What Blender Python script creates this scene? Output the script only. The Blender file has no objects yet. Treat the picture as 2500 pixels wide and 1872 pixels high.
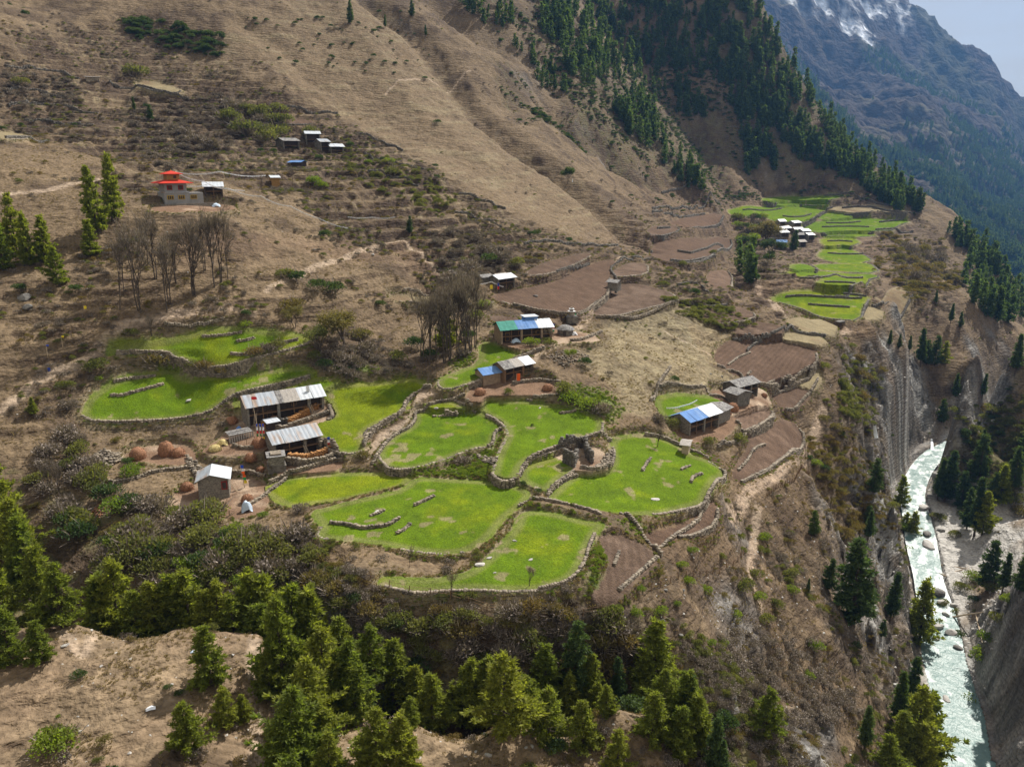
import bpy, math, random
import numpy as np
from mathutils import Vector, Matrix
random.seed(7); rng = np.random.default_rng(7)
S = bpy.context.scene
COL = S.collection
R = math.radians
# ------------------------------------------------------------------ camera, sky, sun, exposure
CH, PITCH, FP = 52.0, R(15.5), 1925.0          # camera height (m), pitch down, focal length in photo pixels (2500 wide)
cam = bpy.data.cameras.new('camera'); camo = bpy.data.objects.new('camera', cam); COL.objects.link(camo)
camo.location = (0, 0, CH); camo.rotation_euler = (R(90) - PITCH, 0, 0)
cam.sensor_width = 36.0; cam.lens = 36.0 * FP / 2500.0
cam.clip_start = 1.0; cam.clip_end = 30000.0
S.camera = camo
S.view_settings.view_transform = 'Standard'; S.view_settings.look = 'None'
S.view_settings.exposure = 0.88; S.view_settings.gamma = 1.0
S.view_settings.use_curve_mapping = False
S.cycles.max_bounces = 5; S.cycles.diffuse_bounces = 2; S.cycles.glossy_bounces = 2
S.cycles.transparent_max_bounces = 8; S.cycles.volume_bounces = 0
S.cycles.use_denoising = True
SUN_AZ, SUN_EL = R(38), R(47)                  # azimuth from +Y towards +X
W = bpy.data.worlds.new('World'); S.world = W; W.use_nodes = True
nt = W.node_tree; nt.nodes.clear()
def wn(t, **k):
    n = nt.nodes.new(t)
    for a, b in k.items(): setattr(n, a, b)
    return n
sky = wn('ShaderNodeTexSky', sky_type='NISHITA', sun_disc=False)
sky.sun_elevation = SUN_EL; sky.sun_rotation = SUN_AZ; sky.altitude = 2500; sky.air_density = 1.0; sky.dust_density = 2.0
bg = wn('ShaderNodeBackground'); bg.inputs['Strength'].default_value = 0.105
out = wn('ShaderNodeOutputWorld')
tc = wn('ShaderNodeTexCoord'); mp = wn('ShaderNodeMapping'); mp.inputs['Scale'].default_value = (2.0, 2.0, 11.0)
nz = wn('ShaderNodeTexNoise'); nz.inputs['Scale'].default_value = 3.0; nz.inputs['Detail'].default_value = 6.0
mr = wn('ShaderNodeMapRange'); mr.inputs['From Min'].default_value = 0.30; mr.inputs['From Max'].default_value = 0.75
mr.inputs['To Min'].default_value = 0.85; mr.inputs['To Max'].default_value = 1.0
mix = wn('ShaderNodeMix', data_type='RGBA'); mix.inputs['B'].default_value = (3.7, 3.45, 2.95, 1)   # thin high cloud
L = nt.links.new
L(tc.outputs['Generated'], mp.inputs['Vector']); L(mp.outputs['Vector'], nz.inputs['Vector'])
L(nz.outputs['Fac'], mr.inputs['Value']); L(mr.outputs['Result'], mix.inputs['Factor'])
L(sky.outputs['Color'], mix.inputs['A']); L(mix.outputs['Result'], bg.inputs['Color']); L(bg.outputs['Background'], out.inputs['Surface'])
sl = bpy.data.lights.new('sun', 'SUN'); sl.energy = 4.6; sl.angle = R(0.5); sl.color = (1.0, 0.95, 0.87)
so = bpy.data.objects.new('sun', sl); COL.objects.link(so)
sdir = Vector((math.sin(SUN_AZ) * math.cos(SUN_EL), math.cos(SUN_AZ) * math.cos(SUN_EL), math.sin(SUN_EL)))
so.rotation_euler = sdir.to_track_quat('Z', 'Y').to_euler(); so.location = (100, 200, 400)

# ------------------------------------------------------------------ camera maths (used to read places off the photograph)
cp, sp = math.cos(PITCH), math.sin(PITCH)
def ray(u, v):
    dx = (np.asarray(u, float) - 1250) / FP; dy = (936 - np.asarray(v, float)) / FP
    return np.stack([dx, cp + dy * sp, -sp + dy * cp], -1)          # not normalised; t = optical depth
def at_Y(u, v, Y):
    d = ray(u, v); t = np.asarray(Y) / d[..., 1]
    return d * t[..., None] + np.array([0, 0, CH])
def project(P):
    P = np.asarray(P, float) - np.array([0, 0, CH])
    z = P[..., 1] * cp - P[..., 2] * sp; y = P[..., 1] * sp + P[..., 2] * cp
    return 1250 + FP * P[..., 0] / z, 936 - FP * y / z
# ------------------------------------------------------------------ noise
_perm = np.random.default_rng(3).permutation(65536).astype(np.int64)
_val = np.random.default_rng(4).random(65536)
def _h(ix, iy): return _val[(_perm[(ix & 65535)] + iy * 7919) & 65535]
def vnoise(x, y):
    ix = np.floor(x).astype(np.int64); iy = np.floor(y).astype(np.int64)
    fx = x - ix; fy = y - iy; fx = fx * fx * fx * (fx * (fx * 6 - 15) + 10); fy = fy * fy * fy * (fy * (fy * 6 - 15) + 10)
    a = _h(ix, iy); b = _h(ix + 1, iy); c = _h(ix, iy + 1); d = _h(ix + 1, iy + 1)
    return (a + (b - a) * fx) * (1 - fy) + (c + (d - c) * fx) * fy - 0.5
def fbm(x, y, o=4, g=0.5):
    s = 0; a = 1.0; n = 0
    for i in range(o):
        c, q = math.cos(i * 1.1 + .3), math.sin(i * 1.1 + .3)
        s = s + a * vnoise((x * c - y * q) * 2 ** i + 17.3 * i, (x * q + y * c) * 2 ** i - 9.1 * i); n += a; a *= g
    return s / n * 2
def ridged(x, y, o=4):
    s = 0; a = 1.0; n = 0
    for i in range(o):
        s = s + a * (1 - 2 * np.abs(vnoise(x * 2 ** i + 5.2 * i, y * 2 ** i + 1.7 * i) * 2)); n += a; a *= 0.5
    return s / n
def sst(a, b, x):
    t = np.clip((x - a) / (b - a), 0, 1); return t * t * (3 - 2 * t)

# ------------------------------------------------------------------ terrain: measured points (photo u, v, distance Y)
CP = """0 1872 62|300 1872 63|650 1872 66|0 1650 72|300 1700 70|600 1700 74|0 1540 80|200 1530 82|450 1535 83|650 1560 84
0 1350 112|300 1350 106|500 1350 105|650 1450 98|300 1450 100|500 1500 95
1000 1872 68|1250 1872 70|1500 1872 72|1700 1872 74|1000 1770 74|1250 1760 75|1500 1740 77|1650 1720 80|850 1800 71
900 1620 84|1100 1650 85|900 1500 90|1100 1480 91|850 1430 93|1100 1450 93|1400 1460 92|1250 1520 88|1450 1600 89
1700 1500 100|1500 1500 92|1700 1350 112|1700 1600 94|1700 1720 88|1850 1800 86|2000 1860 90|2000 1500 126|2000 1300 150|1950 1150 165
2100 1650 125|2100 1400 170|2200 1350 200|2230 1800 125|2250 1872 140|2230 1700 150|2050 900 232|2100 1050 215|2150 1200 205|2180 1280 212|1850 1650 106|1850 1350 132
2160 850 292|2310 880 312|2200 1100 290|2250 1000 296|2300 1150 282|2400 750 420|2350 800 385|2400 900 360|2200 1170 275
2440 900 352|2480 870 330
1850 850 226|1950 780 296|2000 780 305|2150 720 398|2200 800 335|2000 650 436|2000 550 590|2200 600 552|2350 650 582|1900 470 680|1780 450 640|2080 850 262
1560 610 330|1700 560 450|1850 600 500|1700 300 700|1500 100 750|1600 450 520
1300 250 480|1200 100 520|1000 0 520|1385 440 400|1250 480 330|1450 600 290|1100 550 260|1000 400 310|700 200 380|500 0 430|0 0 400|0 300 290|400 150 380|770 370 330|850 280 380
440 510 200|0 600 180|250 620 182|100 850 152|0 1000 138|300 750 165|620 560 207|800 650 205|700 740 180|450 950 158|500 850 164|250 1010 147|900 850 178|850 950 160|1060 760 205|1300 830 185|1250 920 166
1550 800 215|1500 700 250|1700 900 190|1700 1050 160|1100 1100 140|1450 1200 122|1100 1250 113|1000 1350 103|1300 1400 97|1500 1380 99|1600 1000 160|650 1100 141|500 1230 121|300 1150 132|100 1200 124|650 1230 123|850 1300 107|300 1250 117
1500 1050 148|1280 1000 152|1020 1030 151|1750 1200 132|1600 1300 112
2500 1300 235|2500 1250 262|2420 1300 245|2500 1400 181|2500 1500 168|2440 1540 172|2490 1650 158|2470 1800 148|2440 1440 208|2500 1150 285|2430 1180 290|2300 1120 283|2340 1105 280|2380 1090 283|2410 1080 287|2440 1110 280|2500 1000 330|2500 920 318"""
HX = """-60 93 -13|-45 91 -14|-30 89 -15|-90 95 -10|-15 83 -14|-5 81 -15|6 81 -15|14 83 -15|20 84 -17|28 84 -20|-25 86 -15|40 87 -27|55 95 -42
-30 45 5|0 45 -2|30 50 -15|-80 60 10|60 60 -45|90 80 -70|110 110 -80|-60 20 10|0 15 0|60 10 -50|140 60 -70|136 178 -38|150 165 -34|145 150 -45|160 100 -40|150 140 -30|180 180 -20|210 230 -10|260 280 0|330 340 20|170 20 -30
-150 100 25|-160 150 45|-220 200 80|-250 320 140|-350 420 190|-300 500 210|0 700 250|-100 620 220|200 800 240|-200 60 30
450 1000 -160|380 1000 -100|550 900 -190|300 1050 -20|420 820 -120|480 760 -130|250 1150 60|600 1100 -210|700 1300 -230|800 1000 -150|420 600 -80|520 650 -100|360 480 -70"""
# far mountain (photo u, v, distance)
FAR = """2156 -6 4600|2237 22 4500|2268 42 4450|2303 86 4400|2353 132 4350|2396 152 4300|2446 222 4200|2500 284 4100|2000 -160 4700|1800 -300 4600|1640 -160 3600
1700 0 3300|1850 150 3000|2000 200 3600|2100 300 3000|2200 280 3100|2300 400 2700|2400 300 3500|2500 450 3000|1950 350 2300|2100 500 1900|2250 560 1750|2350 500 2200|2480 600 1800|2050 60 4000|2200 130 4100|2350 250 3900"""
def _parse(t): return np.array([[float(a) for a in q.split()] for q in t.replace('\n', '|').split('|')])
c_ = _parse(CP); P1 = at_Y(c_[:, 0], c_[:, 1], c_[:, 2]); c_ = _parse(FAR); P3 = at_Y(c_[:, 0], c_[:, 1], c_[:, 2])
HID2 = _parse("1000 1300 -200|1400 1800 -250|600 1500 -120|1500 2600 -100|300 1500 80|2500 3600 -200|3200 5200 -300|2600 6500 -200|1200 6500 600|-500 3000 900|-500 5000 1200")
RIV = [(2430, 1990, -78.6), (2358, 1872, -78), (2342, 1740, -77.6), (2304, 1610, -77), (2290, 1500, -76.3), (2268, 1420, -75), (2250, 1330, -73.6), (2238, 1260, -72.2), (2222, 1200, -71), (2262, 1120, -70), (2330, 1085, -68.5), (2400, 1055, -66.8), (2438, 1036, -65.6), (2462, 990, -64), (2500, 955, -62)]
def at_z(u, v, z):
    d = ray(u, v); t = (np.asarray(z) - CH) / d[..., 2]; return d * t[..., None] + np.array([0, 0, CH])
RW = np.array([at_z(u, v, z) for u, v, z in RIV])
RHW = np.array([5.4, 5.2, 5.0, 4.6, 4.2, 3.6, 4.2, 4.0, 3.6, 3.6, 4.0, 4.0, 4.2, 4.2, 4.2])
RC = RW.copy(); RC[:, 2] -= 2.0
SKY = np.array([(1700, -120, 900), (1760, 0, 900), (1872, 200, 870), (2000, 330, 830), (2075, 430, 800), (2170, 500, 780), (2345, 560, 690), (2475, 690, 638)], float)
PS = at_Y(SKY[:, 0], SKY[:, 1], SKY[:, 2]); PS = np.concatenate([PS, PS + SKY[:, 2:3] * np.array([[.05, .045, -.13]])])[1:]
CPT = np.concatenate([P1, PS, _parse(HX), P3, HID2, RC])
def warp(x, y):
    r = np.sqrt(x * x + y * y) + 1e-6
    return np.arctan2(x, y) * 2.2, np.log(r) * 2.0
cw = np.stack(warp(CPT[:, 0], CPT[:, 1]), -1)
EPS2 = 0.035 ** 2
def _phi(d2): return np.sqrt(d2 + EPS2)
_A = _phi(((cw[:, None] - cw[None]) ** 2).sum(-1)); n_ = len(cw)
_M = np.zeros((n_ + 3, n_ + 3)); _M[:n_, :n_] = _A + np.eye(n_) * -1e-4
_M[:n_, n_] = 1; _M[:n_, n_ + 1:] = cw; _M[n_, :n_] = 1; _M[n_ + 1:, :n_] = cw.T
# interpolate z / r (slope-like) so that near and far points weigh alike
cr = np.hypot(CPT[:, 0], CPT[:, 1])
_w = np.linalg.solve(_M, np.concatenate([(CPT[:, 2] - CH) / cr, np.zeros(3)])).astype(np.float32)
def macro(x, y):
    sh = np.shape(x); x = np.ravel(x).astype(float); y = np.ravel(y).astype(float); o = np.empty(len(x))
    for i in range(0, len(x), 40000):
        a, b = warp(x[i:i + 40000], y[i:i + 40000]); a = a.astype(np.float32); b = b.astype(np.float32)
        d = (a[:, None] - cw[None, :, 0].astype(np.float32)) ** 2; d += (b[:, None] - cw[None, :, 1].astype(np.float32)) ** 2; d += EPS2
        np.sqrt(d, out=d)
        o[i:i + 40000] = (d @ _w[:n_] + _w[n_] + _w[n_ + 1] * a + _w[n_ + 2] * b)
    return (o * np.hypot(x, y) + CH).reshape(sh)

NTH, NLR = 800, 950
# ------------------------------------------------------------------ polar grid (fine near the middle, sparse outside)
TH = np.concatenate([np.linspace(R(-62), R(-36), 60, endpoint=False), np.linspace(R(-36), R(36), NTH, endpoint=False), np.linspace(R(36), R(62), 60)])
LR = np.concatenate([np.linspace(math.log(12), math.log(58), 40, endpoint=False), np.linspace(math.log(58), math.log(1020), NLR)])
def hit(u, v, H, t0=40, t1=9000, n=1100):
    """first place where the sight line through photo pixel (u, v) meets the height function H"""
    u = np.atleast_1d(np.asarray(u, float)); v = np.atleast_1d(np.asarray(v, float)); d = ray(u, v)
    ts = np.geomspace(t0, t1, n); o = np.zeros((len(u), 3))
    for i in range(0, len(u), 400):
        dd = d[i:i + 400]; P = dd[:, None, :] * ts[None, :, None]; P[..., 2] += CH
        below = P[..., 2] < H(P[..., 0], P[..., 1]); k = np.argmax(below, 1); k[~below.any(1)] = n - 1; k = np.maximum(k, 1)
        lo = ts[k - 1]; hi = ts[k]
        for _ in range(14):
            m = (lo + hi) / 2; Q = dd * m[:, None]; Q[:, 2] += CH; b = Q[:, 2] < H(Q[:, 0], Q[:, 1])
            hi = np.where(b, m, hi); lo = np.where(b, lo, m)
        o[i:i + 400] = dd * hi[:, None] + np.array([0, 0, CH])
    return o
def poly(t):
    a = [float(q) for q in t.replace(',', ' ').split()]; return np.array(a).reshape(-1, 2)
# gullies and spur edges cut into the big slope: photo polyline, depth, width (as a share of distance), side shift
GUL = [("900 0 1010 75 1100 190 1190 300 1290 375 1400 450 1500 530 1570 590", -9, .022), ("1080 0 1160 60 1330 150 1370 270 1460 330 1520 400", -12, .03),
       ("1700 330 1770 440 1800 560 1790 640 1850 720", -9, .022), ("1230 250 1310 190 1400 300 1460 380 1600 440 1700 480", -6, .022),
       ("1500 260 1600 330 1640 390 1720 480", 7, .02), ("600 60 680 110 760 190", -2.5, .014), ("1560 120 1680 260 1800 380 1950 450", -7, .025), ("830 0 900 120 1000 250 1150 380", 4, .03),
       ("760 780 900 800 1040 720 1060 640 1130 560", -3.0, .02), ("2170 1000 2150 1120 2190 1220", -9, .03), ("2290 900 2300 1000 2340 1080", -10, .03), ("2380 900 2400 960", 6, .03)]
def segdist(x, y, P, closed=False):
    d = np.full(np.shape(x), 1e9); n = len(P)
    for i in range(n if closed else n - 1):
        a = P[i]; b = P[(i + 1) % n]; ab = b - a; L2 = (ab ** 2).sum() + 1e-9
        t = np.clip(((x - a[0]) * ab[0] + (y - a[1]) * ab[1]) / L2, 0, 1)
        d = np.minimum(d, (x - a[0] - t * ab[0]) ** 2 + (y - a[1] - t * ab[1]) ** 2)
    return np.sqrt(d)
def inside(x, y, P):
    c = np.zeros(np.shape(x), bool); n = len(P)
    for i in range(n):
        a = P[i]; b = P[(i + 1) % n]
        if a[1] == b[1]: continue
        c ^= ((a[1] > y) != (b[1] > y)) & (x < (b[0] - a[0]) * (y - a[1]) / (b[1] - a[1]) + a[0])
    return c
def sdist(x, y, P):
    d = segdist(x, y, P, True); return np.where(inside(x, y, P), -d, d)
_gp = []
for t, dep, wid in GUL:
    q = poly(t); w3 = hit(q[:, 0], q[:, 1], macro); _gp.append((w3[:, :2], dep, wid * np.hypot(w3[:, 0], w3[:, 1]).mean()))
def macro2(x, y):
    z = macro(x, y)
    for P, dep, wid in _gp:
        lo = P.min(0) - 3 * wid; hi = P.max(0) + 3 * wid
        m = (x > lo[0]) & (x < hi[0]) & (y > lo[1]) & (y < hi[1])
        if m.any(): z[m] += dep * np.exp(-(segdist(x[m], y[m], P) / wid) ** 2)
    return z

_mt = np.linspace(R(-63), R(63), 640); _ml = np.linspace(math.log(11), math.log(8000), 620)
_a, _b = np.meshgrid(_mt, _ml); MG = macro2(np.exp(_b) * np.sin(_a), np.exp(_b) * np.cos(_a))
def mfast(x, y):
    ti = np.interp(np.arctan2(x, y), _mt, np.arange(640)); ri = np.interp(np.log(np.hypot(x, y) + 1e-6), _ml, np.arange(620))
    i = np.clip(ri.astype(int), 0, 618); j = np.clip(ti.astype(int), 0, 638); a = ri - i; b = ti - j
    return (MG[i, j] * (1 - b) + MG[i, j + 1] * b) * (1 - a) + (MG[i + 1, j] * (1 - b) + MG[i + 1, j + 1] * b) * a
# ------------------------------------------------------------------ fields: kind, flatness, outline in photo pixels, words for it
G, B, T, D = 'G', 'B', 'T', 'D'
FLD = [
 (G, .4, "796 952 850 940 947 936 1012 925 1032 936 1055 948 1016 959 993 979 989 1002 927 1029 889 1048 881 1064 885 1099 850 1106 825 1102 800 1088 777 1062 730 1046 750 1034 820 1021 815 998", "the bright green field right of the long stone house", 1),
 (G, .45, "255 857 386 843 483 816 514 805 591 803 625 812 734 818 757 836 696 853 618 874 560 894 502 896 456 884 425 863 386 855 309 856", "the uppermost green terrace at the foot of the hillside", 1),
 (G, .45, "205 1021 214 985 245 957 275 930 350 912 425 905 435 925 560 921 657 909 750 898 771 909 715 926 638 944 560 965 533 987 502 1006 464 1014 387 1023 290 1027", "the wide pale green terrace left of the long stone house", 1),
 (G, .5, "570 980 657 957 734 938 792 922 832 932 805 948 760 958 700 972 640 992 590 1003", "the narrow green strip behind the long stone house", 0),
 (G, .5, "1175 836 1217 840 1271 867 1237 882 1194 898 1186 917 1140 936 1090 952 1074 940 1078 925 1121 909 1167 890 1179 871", "the green tongue of field below the blue-roofed farmhouse", 1),
 (G, .4, "1016 1014 1035 1002 1066 1006 1121 1008 1167 1006 1206 1025 1231 1041 1206 1056 1198 1087 1152 1091 1082 1118 1024 1137 958 1145 943 1130 927 1110 939 1091 966 1064 1005 1048 1020 1029", "the leaf-shaped green field beside the walled footpath", 1),
 (G, .5, "1043 987 1090 980 1150 1000 1140 1003 1100 998 1060 1002 1040 1000", "the small green strip under the footpath", 1),
 (G, .4, "1190 975 1237 983 1295 983 1352 994 1414 994 1430 1010 1465 1021 1465 1056 1410 1075 1368 1091 1333 1102 1283 1118 1264 1141 1260 1157 1237 1172 1209 1160 1213 1141 1221 1110 1240 1075 1248 1056 1225 1025 1182 1006 1175 987", "the central green field left of the ruined stone house", 1),
 (G, .4, "1372 1118 1410 1137 1376 1157 1345 1180 1333 1197 1314 1188 1279 1176 1275 1149 1314 1130", "the small diamond-shaped green field below the ruined house", 1),
 (G, .4, "1499 1072 1530 1064 1584 1060 1654 1087 1689 1118 1739 1133 1762 1149 1766 1164 1735 1184 1720 1207 1712 1234 1642 1247 1584 1253 1546 1255 1507 1259 1449 1247 1383 1236 1340 1216 1360 1203 1380 1180 1415 1157 1445 1160 1488 1152 1503 1122 1495 1099", "the big right-hand green field above the ploughed plots", 1),
 (G, .4, "634 1191 676 1176 734 1164 850 1157 985 1160 997 1168 993 1180 966 1191 908 1203 850 1218 773 1226 715 1238 673 1218 657 1207", "the green terrace beside the small stone house", 1),
 (G, .4, "1015 1170 1082 1172 1198 1178 1265 1190 1292 1206 1275 1226 1260 1240 1237 1255 1213 1282 1190 1309 1159 1332 1121 1346 1066 1348 1005 1340 927 1325 850 1317 800 1312 780 1305 795 1285 775 1265 768 1250 800 1243 850 1228 920 1214 990 1195", "the great rounded green field on the lip of the ravine", 1),
 (G, .4, "1295 1251 1352 1255 1430 1278 1472 1282 1453 1298 1430 1336 1422 1367 1399 1406 1352 1425 1314 1437 1237 1439 1159 1435 1082 1437 1005 1443 935 1425 943 1412 1005 1418 1082 1414 1140 1404 1171 1385 1198 1362 1225 1336 1245 1309 1265 1286 1272 1259", "the lowest green field with scattered stones", 1),
 (G, .4, "1608 971 1662 962 1720 968 1782 980 1762 1000 1720 1015 1690 1040 1640 1030 1618 1010 1608 990", "the rounded green paddock behind the blue and white roofed farmhouse", 0),
 (B, .5, "1287 666 1333 643 1430 619 1441 623 1403 643 1345 666 1295 672", "the narrow ploughed terrace under the scrub", 1),
 (B, .5, "1198 722 1295 706 1372 687 1414 660 1484 637 1500 637 1484 655 1484 712 1453 739 1422 762 1391 768 1314 758 1237 739", "the large ploughed field above the blue-roofed farmhouse", 1),
 (B, .5, "1492 673 1538 643 1577 643 1577 670 1507 675", "the small ploughed plot inside the bend of the path", 1),
 (B, .5, "1447 766 1512 697 1565 693 1642 716 1642 735 1546 758 1488 774", "the ploughed field right of the hillside path", 1),
 (B, .5, "1592 603 1640 590 1700 585 1780 580 1785 600 1740 620 1697 643 1600 635", "the highest ploughed field at the foot of the great slope", 1),
 (B, .5, "1801 788 1866 787 1921 803 1890 818 1797 820", "the small ploughed field beside the ravine path", 0),
 (B, .45, "1766 836 1835 832 1859 834 1986 847 1990 898 1913 930 1866 940 1812 921 1743 890", "the biggest ploughed field above the dark stone hut", 1),
 (B, .45, "1878 942 1936 944 1979 956 1932 998 1913 998 1890 967", "the wedge-shaped ploughed plot right of the dark stone hut", 0),
 (B, .45, "1793 1025 1835 1004 1893 1011 1843 1041 1820 1050 1795 1038", "the small ploughed plot right of the blue and white farmhouse", 1),
 (B, .45, "1843 1058 1905 1027 1955 1047 1957 1095 1882 1141 1797 1178 1797 1153 1835 1099", "the long ploughed field along the gorge rim", 1),
 (B, .45, "1468 1321 1488 1312 1526 1314 1604 1362 1561 1396 1507 1445 1484 1466 1456 1460 1484 1418 1503 1379", "the ploughed strip right of the lowest green field", 0),
 (B, .5, "1577 1321 1619 1298 1700 1280 1720 1232 1745 1232 1742 1282 1695 1303 1642 1308 1592 1336", "the bent ploughed strip under the big green field", 1),
 (B, .5, "1202 770 1267 780 1244 789 1210 783", "the ploughed patch behind the blue-roofed farmhouse", 0),
 (B, .5, "1727 664 1785 658 1781 706 1747 716", "the ploughed patch beside the village trees", 1),
 (B, .5, "1717 762 1790 745 1850 770 1800 784 1740 790", "the ploughed terrace above the walled plots", 1),
 (B, .5, "665 286 754 294 769 304 676 304", "the brown terrace above the hillside huts", 1),
 (T, .5, "1917 784 2029 788 2037 803 2025 818 1944 805", "the pale grass plot by the ravine path", 0),
 (T, .5, "1903 828 1938 813 2021 830 1990 843", "the pale grass plot beside the biggest ploughed field", 0),
 (T, .5, "1917 934 1994 905 1998 925 1982 950 1940 941", "the pale grass plot above the wedge-shaped plot", 0),
 (T, .5, "2133 728 2191 695 2238 716 2214 735 2149 747", "the pale grass terrace on the rim of the far plateau", 1),
 (T, .5, "2110 750 2149 755 2149 774 2098 780", "the pale grass terrace beside the lowest far green field", 0),
 (T, .5, "336 199 387 201 456 230 348 218", "the pale terrace high on the left slope", 1),
 (T, .5, "0 321 66 329 60 340 0 342", "the pale terrace at the left edge of the slope", 1),
 (T, .5, "960 722 1080 720 1200 735 1190 742 1060 735 960 733", "the bare terrace behind the leafless trees", 1),
 (G, .5, "1863 483 1921 475 1998 481 2052 473 2036 487 1982 493 1921 489 1866 493", "the highest green terrace of the far village", 1),
 (G, .5, "1878 498 1990 496 2030 501 1990 503 1920 500", "the thin green strip under the highest far terrace", 1),
 (G, .5, "2005 520 2080 524 2078 533 2000 538", "the narrow green strip right of the far village lane", 1),
 (G, .5, "2006 570 2120 570 2142 577 2010 579", "the thin green strip under the widest far terrace", 1),
 (G, .5, "1882 497 1960 496 1968 502 1890 504", "the thin green strip left above the far village", 0),
 (T, .5, "2012 508 2100 504 2140 515 2060 521", "the pale terrace above the widest far green terrace", 1),
 (T, .5, "2110 500 2180 505 2230 522 2150 518", "the pale terrace at the right end of the far slope", 1),
 (B, .5, "1640 540 1740 520 1770 530 1700 555 1650 560", "the long bare terrace under the wooded gully", 1),
 (B, .5, "1580 560 1640 548 1660 562 1600 580", "the small bare terrace at the tip of the great fan", 1),
 (G, .5, "1781 510 1843 506 1921 501 1979 505 2017 508 1998 520 1967 541 1936 549 1890 541 1866 528 1785 526", "the green terrace left of the far village lane", 1),
 (G, .5, "2075 537 2095 531 2153 537 2226 537 2183 553 2168 564 2056 568 1979 568 1955 553 1990 541", "the widest green terrace beside the far village", 1),
 (G, .5, "2006 582 2075 578 2098 591 2079 600 2040 604 2010 598", "the short green terrace right of the far village", 1),
 (G, .5, "2018 606 2060 602 2129 632 2110 640 2067 644 2012 634 1998 622", "the green terrace in the middle of the far slope", 1),
 (G, .5, "1990 645 2060 645 2120 640 2148 668 2040 662 1998 658", "the green terrace step above the long far terrace", 1),
 (G, .5, "1928 648 1971 645 1998 660 1938 662", "the small green terrace below the far village trees", 1),
 (G, .5, "1897 672 2000 664 2040 664 2114 668 2149 673 2110 683 2091 704 1990 695 2021 679 1936 674", "the long green terrace below the far village", 1),
 (G, .5, "1913 714 2106 718 2118 728 2106 747 2095 782 2037 778 1982 762 1928 743 1882 731", "the lowest green field of the far village", 1),
 (D, .2, "556 1066 590 1010 700 1000 800 985 830 1030 770 1050 690 1075 630 1105 530 1110 500 1100", "the earth yard of the long stone house", 0),
 (D, .2, "650 1140 665 1095 800 1090 830 1120 820 1150 700 1160", "the yard of the second stone house", 0),
 (D, .2, "310 1118 340 1095 440 1085 470 1110 460 1135 350 1125", "the reddish earth terrace with haystacks", 1),
 (D, .2, "425 1215 480 1180 600 1170 650 1185 650 1235 600 1262 430 1258", "the earth yard of the small stone house", 0),
 (D, .2, "1140 975 1165 940 1320 920 1370 955 1350 965 1230 960 1160 985", "the yard of the wooden farmhouse", 0),
 (D, .2, "1215 850 1220 820 1330 800 1440 815 1460 835 1370 835 1320 850", "the yard of the blue-roofed farmhouse", 0),
 (D, .2, "1645 1075 1665 1030 1800 1010 1790 1040 1740 1080", "the yard of the blue and white farmhouse", 0),
 (D, .2, "1735 990 1750 950 1860 945 1880 990 1800 1015", "the yard of the dark stone hut", 0),
 (D, .2, "380 500 560 497 570 515 380 520", "the forecourt of the red-roofed temple", 0),
 (D, .2, "1350 1115 1440 1085 1510 1140 1440 1162 1400 1145", "the rubble floor of the ruined house", 0),
]
PATHS = [("792 1135 830 1120 893 1112 940 1060 993 1035 1008 1012 1003 985 1040 965 1130 950 1190 930 1250 895 1300 880 1370 835 1410 800 1440 770 1475 735 1500 715 1497 690 1480 650 1520 625", 1.1),
         ("0 1010 90 930 200 880 280 800 420 770 560 745 620 760", .9), ("1620 800 1740 870", .5), ("940 230 1010 190 1150 175", .5), ("1800 640 1850 700 1900 760 1960 780 2080 790", 1.6),
         ("650 700 800 640 900 600 980 580 1080 660", .8), ("1990 545 2040 520 2080 500", 1.6), ("1780 1250 1830 1200 1900 1160 1990 1060 2010 1000", 1.2), ("1880 300 1960 320 2000 300", 1.2),
         ("150 1540 200 1600 330 1560 560 1540", .7), ("620 1560 620 1700 630 1872", .8), ("0 470 120 460 260 430", 1.2), ("1850 1240 1830 1400 1860 1500", .8)]
_c = np.array([[poly(f[2])[:, 0].mean(), poly(f[2])[:, 1].mean()] for f in FLD]); _ch = hit(_c[:, 0], _c[:, 1], mfast)
def fieldz(x, y, m, pr):
    """a field follows the hill but lies flatter; it never leaves the hill by more than about A metres"""
    z0, gx, gy, cx, cy, A = pr
    return m + A * np.tanh((z0 + gx * (x - cx) + gy * (y - cy) - m) / A)
FP3 = []
for i, f in enumerate(FLD):
    p = poly(f[2]); c = _ch[i]; w = hit(p[:, 0], p[:, 1], mfast); w = np.vstack([w, c[None]]); X_ = np.c_[np.ones(len(w)), w[:, 0] - c[0], w[:, 1] - c[1]]
    co = np.linalg.lstsq(X_, w[:, 2], rcond=None)[0]; A = (.75 + .0045 * math.hypot(c[0], c[1])) * (1.5 if f[0] == 'D' else 1)
    pr = (co[0], co[1] * f[1], co[2] * f[1], c[0], c[1], A)
    q = hit(p[:, 0], p[:, 1], lambda x, y: fieldz(x, y, mfast(x, y), pr))
    FP3.append((q[:, :2].copy(), pr))
# smooth the outlines (one pass of corner cutting)
def chaikin(P, closed=True):
    o = []; n = len(P)
    for i in range(n if closed else n - 1):
        a = P[i]; b = P[(i + 1) % n]; o += [a * .75 + b * .25, a * .25 + b * .75]
    return np.array(o)
FPO = [chaikin(p) for p, _ in FP3]
_pp = []
for t, w in PATHS:
    q = poly(t); _pp.append((hit(q[:, 0], q[:, 1], mfast)[:, :2], w))

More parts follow.
